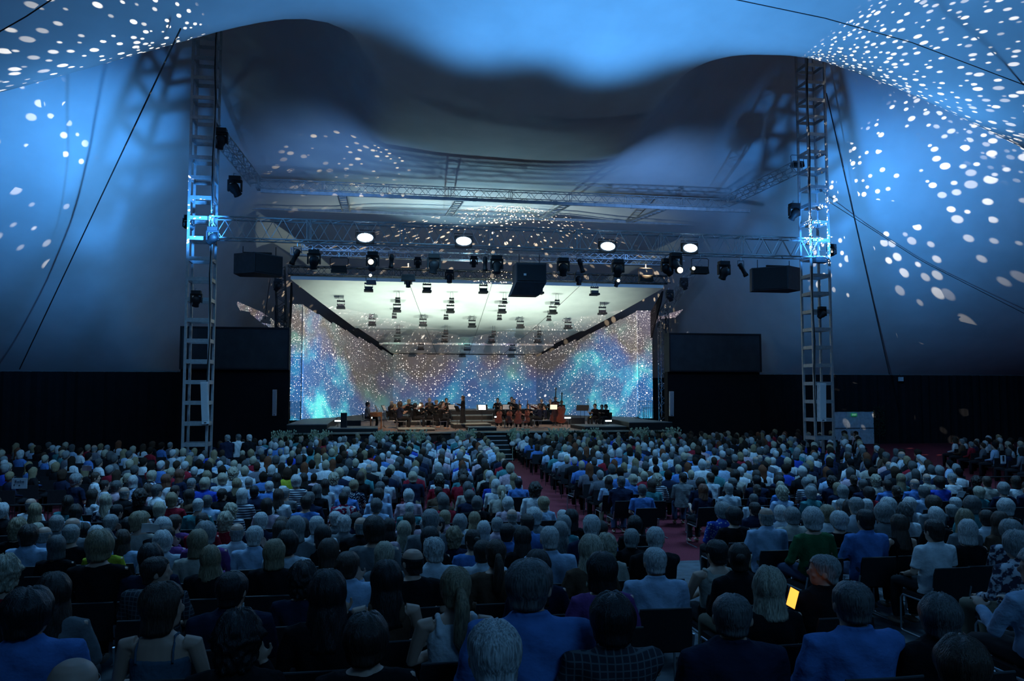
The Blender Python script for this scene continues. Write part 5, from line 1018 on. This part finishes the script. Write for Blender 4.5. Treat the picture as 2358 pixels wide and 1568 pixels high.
# music stands
def mstand():
    t = thing('music_stand', 'x', 'music stand'); MB().tube([(0, 0, .05), (0, 0, 1.0)], .012, 5).build('pole', CABLE, t)
    MB().box((0, 0, 1.08), (.48, .02, .34), Matrix.Rotation(-.45, 3, 'X')).build('desk', BLACK, t)
    b = MB()
    for a in (0, 2.1, 4.2): b.tube([(0, 0, .14), (.2 * cos(a), .2 * sin(a), .01)], .01, 4)
    b.build('tripod', CABLE, t); MB().box((0, -.02, 1.085), (.40, .006, .29), Matrix.Rotation(-.45, 3, 'X')).build('sheet', PAPER, t); return t
MS0 = None
for px, Y, lit, rz, lab in ((867, 43.0, 0, 1.5, 'music stand above the wooden keyboard'), (884, 43.6, 0, 1.2, 'music stand between keyboard and violins'), (941, 41.4, 1, 1.9, 'music stand with a bright sheet, leftmost of three'), (997, 41.2, 1, 1.9, 'music stand with a bright sheet, middle of three'), (1053, 41.0, 1, 1.9, 'music stand with a bright sheet, nearest the standing person'),
        (962, 46.2, 0, .3, 'dark music stand at the back left'), (1040, 46.0, 0, .3, 'dark music stand left of the standing person'), (1110, 44.6, 2, 0, 'glowing white music desk in the centre gap'), (1166, 45.6, 0, -.3, 'dark music stand behind the cellos'), (1230, 45.4, 0, -.3, 'dark music stand right of the cellos'), (1275, 45.0, 1, -.3, 'music stand with a yellow-lit sheet by the bass players'), (1337, 42.6, 0, -.5, 'empty black music stand, left of the two at right'), (1346, 42.4, 0, -.5, 'empty black music stand, right of the two at right')):
    x = atY(px, 950, Y).x; z = dz(x, Y)
    if MS0 is None: t = MS0 = mstand()
    else: t = copy_thing(MS0, (0, 0, 0))
    t.location = (x, Y, z); t.rotation_euler = (0, 0, rz); t['label'] = lab; t['group'] = 'music stands'
    if lab.startswith('empty'):
        for ch in list(t.children):
            if ch.name.startswith('sheet'): bpy.data.objects.remove(ch)
    if lit:
        for ch in t.children:
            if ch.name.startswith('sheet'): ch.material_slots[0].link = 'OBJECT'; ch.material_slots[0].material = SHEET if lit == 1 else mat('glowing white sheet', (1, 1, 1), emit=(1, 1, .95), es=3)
            if ch.name.startswith('desk') and lit == 2: ch.scale = (1.3, 1, 1)
# keyboard, amplifiers, monitors
x = atY(866, 950, 42.6).x; t = thing('keyboard_instrument', 'brown wooden keyboard instrument before the seated keyboard player', 'instrument', (x, 42.6, 1.27))
MB().box((0, 0, .78), (.62, 1.3, .22)).build('case', mat('brown wood', (.16, .07, .03), .4, var=.3), t); MB().box((-.24, 0, .90), (.14, 1.1, .02)).build('keys', WHITEP, t)
for a in (-.27, .27):
    for c in (-.6, .6): MB().box((a, c, .34), (.06, .06, .68)).build('leg', MATS['brown wood'], t)
for px, Y, w_, d_, h, lab in ((792, 40.6, .3, .4, .72, 'upright black loudspeaker on the left stage platform'), (812, 44, .9, .5, .42, 'low black amplifier case left of the keyboard player'), (1328, 47, .9, .5, .4, 'low black case right of the bass players')):
    x = atY(px, 950, Y).x; z = 1.46 if px == 792 else 1.27; t = thing('stage_speaker', lab, 'speaker', (x, Y, z)); MB().box((0, 0, h / 2), (w_, d_, h)).build('cabinet', CABN, t); MB().box((0, -d_ / 2 - .01, h / 2), (w_ * .9, .02, h * .9)).build('grille', GRIL, t)
# ---------------------------------------------------------------- flowers along the stage front
LEAF = mat('pale green grass', (.50, .60, .42), .8, var=.3, scale=20); DLEAF = mat('dark foliage', (.012, .03, .014), .8, var=.5, scale=20); WFL = mat('white petals', (.68, .70, .66), .8)
def tuft(w_, h, n, seed, dark=False):
    r = random.Random(seed); b = MB()
    for i in range(n):
        a = r.uniform(0, 2 * pi); rr = r.uniform(0, w_ * .3); L = h * r.uniform(.55, 1); ln = r.uniform(.1, .5) * w_; p = Vector((cos(a) * rr, sin(a) * rr * .6, .28)); d = Vector((cos(a), sin(a) * .6, 0)); s = Vector((-d.y, d.x, 0)).normalized() * (.03 if dark else .02)
        q = p + d * ln * .4 + Vector((0, 0, L * .6)); e = p + d * ln + Vector((0, 0, L)); b.add([p - s, p + s, q + s * 1.6, q - s * 1.6, e], [(0, 1, 2, 3), (3, 2, 4)])
        if not dark and i % 2 == 0:
            for k in range(3): b.ell(lerp(q, e, k / 2) , (.035, .035, .05), 5, 3)
    return b
PL = [(650, 'g'), (692, 'd'), (736, 'g'), (880, 'g'), (918, 'd'), (958, 'g'), (1074, 'g'), (1194, 'g'), (1288, 'g'), (1326, 'd'), (1366, 'g'), (1472, 'g'), (1508, 'd'), (1545, 'g')]
for i, (px, k) in enumerate(PL):
    x = atY(px, 1010, 38.4).x; nm = [f for f in ('feathery_plant', 'dark_shrub')][k == 'd']; gi = [q for q in PL if q[1] == k].index((px, k)) + 1
    t = thing(nm, '%s in a dark pot along the stage front, %s from left' % ('pale feathery plant' if k == 'g' else 'dark leafy shrub', ordn(gi)), 'plant', (x, 38.35, 0), group='plants along the stage front')
    b = MB(); b.loft([ering(0, .15, .15, 0, 14), ering(.3, .21, .21, 0, 14)]); b.build('pot', BLACK, t)
    (tuft(.85, 1.15, 190, i) if k == 'g' else tuft(.7, 1.1, 220, i, True)).build('foliage', LEAF if k == 'g' else DLEAF, t)
for px, py, lab in ((1180, 1022, 'lower left'), (1194, 1015, 'upper'), (1193, 1032, 'right')):
    p = atY(px, py, 36.6); t = thing('flower_ball', 'round white flower head beside the stage stairs, %s of three' % lab, 'flower', (p.x, 36.6, 0), group='white flower heads')
    MB().tube([(0, 0, 0), (0, 0, p.z)], .012, 5).build('stem', LEAF, t); b = MB(); b.ell((0, 0, p.z), (.14, .14, .12), 14, 9); b.build('bloom', WFL, t, smooth=True)
x = atY(2024, 960, 44.9).x; t = thing('tall_plant', 'tall dark leafy plant beside the white exit doors', 'plant', (x, 44.9, 0)); MB().tube([(0, 0, 0), (0, 0, 1.9)], .03, 6).build('stem', BLACK, t)
b = MB(); r = random.Random(3)
for i in range(260):
    z = r.uniform(.5, 2.3); a = r.uniform(0, 6.28); q = Vector((cos(a) * r.uniform(.05, .4), sin(a) * r.uniform(.05, .35), z)); s = Vector((r.uniform(-.07, .07), r.uniform(-.05, .05), r.uniform(-.07, .07))); u = Vector((r.uniform(-.05, .05), 0, .06)); b.add([q, q + s, q + s + u, q + u], [(0, 1, 2, 3)])
b.build('foliage', DLEAF, t)
# ---------------------------------------------------------------- near details
ph = [o for o in HP if '1274' in '' or (abs(project(o.location + Vector((0, 0, 1.2)))[0] - 1893) < 30 and o.location.y < 7)]
px, py = 1829, 1377; Y = (ph[0].location.y if ph else 5.5) - .12; p = atY(px - 4, py, Y)
t = thing('smartphone', 'smartphone with a glowing orange screen held by the grey-haired man', 'phone', p); t.rotation_euler = (.95, .50, -.25)
MB().box((0, 0, -.004), (.078, .16, .008)).build('casing', BLACK, t); MB().box((0, 0, .0015), (.07, .15, .002)).build('screen', mat('orange screen', (1, .5, .1), emit=(1, .42, .05), es=1.6), t)
l = bpy.data.lights.new('phone_glow', 'POINT'); l.energy = .07; l.color = (1, .4, .08); l.shadow_soft_size = .05; lo = bpy.data.objects.new('phone_glow', l); COL.objects.link(lo); lo.location = p + Vector((.04, -.03, .06))
def board(name, px, py, Y, w_, h, lab, cat='sign'):
    p = atY(px, py, Y); t = thing(name, lab, cat, p); MB().box((0, 0, 0), (w_, .012, h)).build('panel', mat('white sign board', (.6, .63, .68), .6), t); return t
t = board('notice_sign', 45, 1113, 16.8, .27, .20, 'small white notice with dark writing and an arrow on the left railing')
DK = mat('dark blue print', (.02, .03, .07), .7); text('lettering', 'Reihe', .075, DK, t, (.0, -.01, .035), ext=.002)
MB().add([(-.11, -.01, -.03), (-.08, -.01, -.008), (-.08, -.01, -.052)], [(0, 1, 2)]).build('arrow', DK, t); MB().add([(-.02, -.01, -.05), (.02, -.01, -.05), (0, -.01, -.02)], [(0, 1, 2)]).build('arrow', DK, t)
t = board('notice_sign', 2310, 1058, 18.2, .145, .21, 'white notice with a black rectangle on the right railing'); MB().box((0, -.01, .03), (.05, .006, .14)).build('black_mark', BLACK, t)
def rail(a, b_, lab):
    a, b_ = Vector(a), Vector(b_); t = thing('crowd_barrier', lab, 'railing', a); d = b_ - a; n = int(d.length / .14)
    MB().tube([(0, 0, .06), (0, 0, 1.0), d + Vector((0, 0, 1.0)), d + Vector((0, 0, .06))], .02, 6).build('frame', CABLE, t); MB().tube([(0, 0, .12), d + Vector((0, 0, .12))], .014, 5).build('lower_rail', CABLE, t)
    b = MB()
    for i in range(1, n): b.tube([d * (i / n) + Vector((0, 0, .12)), d * (i / n) + Vector((0, 0, 1.0))], .007, 4)
    b.build('bars', CABLE, t)
pl = atY(5, 1080, 16.9); rail((pl.x - 2.2, 16.9, 0), (pl.x + 1.2, 16.9, 0), 'black barrier with a white notice at the far left edge')
pr = atY(2300, 1060, 18.3); rail((pr.x - .7, 18.3, 0), (pr.x + 3, 18.3, 0), 'black barrier with a white notice at the far right edge')
for px, py, Y, s_, lab in ((2087, 1350, 9.9, 'E25', 'small numbered seat tag on the leg of the chair under the white-shirted man'), (1947, 1328, 9.0, 'E21', 'small numbered seat tag beside the man in the blue shirt at right')):
    p = atY(px, py, Y); t = thing('seat_tag', lab, 'tag', p, -.3); MB().box((0, 0, 0), (.085, .006, .055)).build('card', MATS['white sign board'], t); text('lettering', s_, .036, DK, t, (0, -.005, 0), ext=.001)
for px, py, Y, lab, w_ in ((345, 1216, 11.0, 'white programme sheet held by the fair-haired reader on the left', .2), (200, 1078, 21.5, 'white booklet held up in the left rows', .22), (2212, 1138, 14.3, 'white programme held in the right rows', .2)):
    p = atY(px, py, Y); t = thing('programme', lab, 'paper', p); t.rotation_euler = (.5, .1, .2); MB().box((-w_ / 4, 0, 0), (w_ / 2, .004, w_ * .7), Matrix.Rotation(.15, 3, 'Z')).build('page', PAPER, t); MB().box((w_ / 4, 0, 0), (w_ / 2, .004, w_ * .7), Matrix.Rotation(-.15, 3, 'Z')).build('page', PAPER, t)
p = atZ(2240, 1455, rise(8.5)); t = thing('handbag', 'dark shiny handbag standing on the grey floor at right', 'bag', (p.x, p.y, rise(p.y)))
b = MB(); b.loft([ering(0, .17, .09, 0, 16), ering(.14, .18, .10, 0, 16), ering(.24, .12, .05, 0, 16)]); b.build('bag_body', mat('shiny black leather', (.01, .01, .015), .2, spec=.8), t, smooth=True); MB().tube([(-.1, 0, .22), (-.08, 0, .36), (.08, 0, .36), (.1, 0, .22)], .01, 6).build('handle', BLACK, t); MB().box((0, -.10, .18), (.04, .012, .02)).build('clasp', CHR, t)
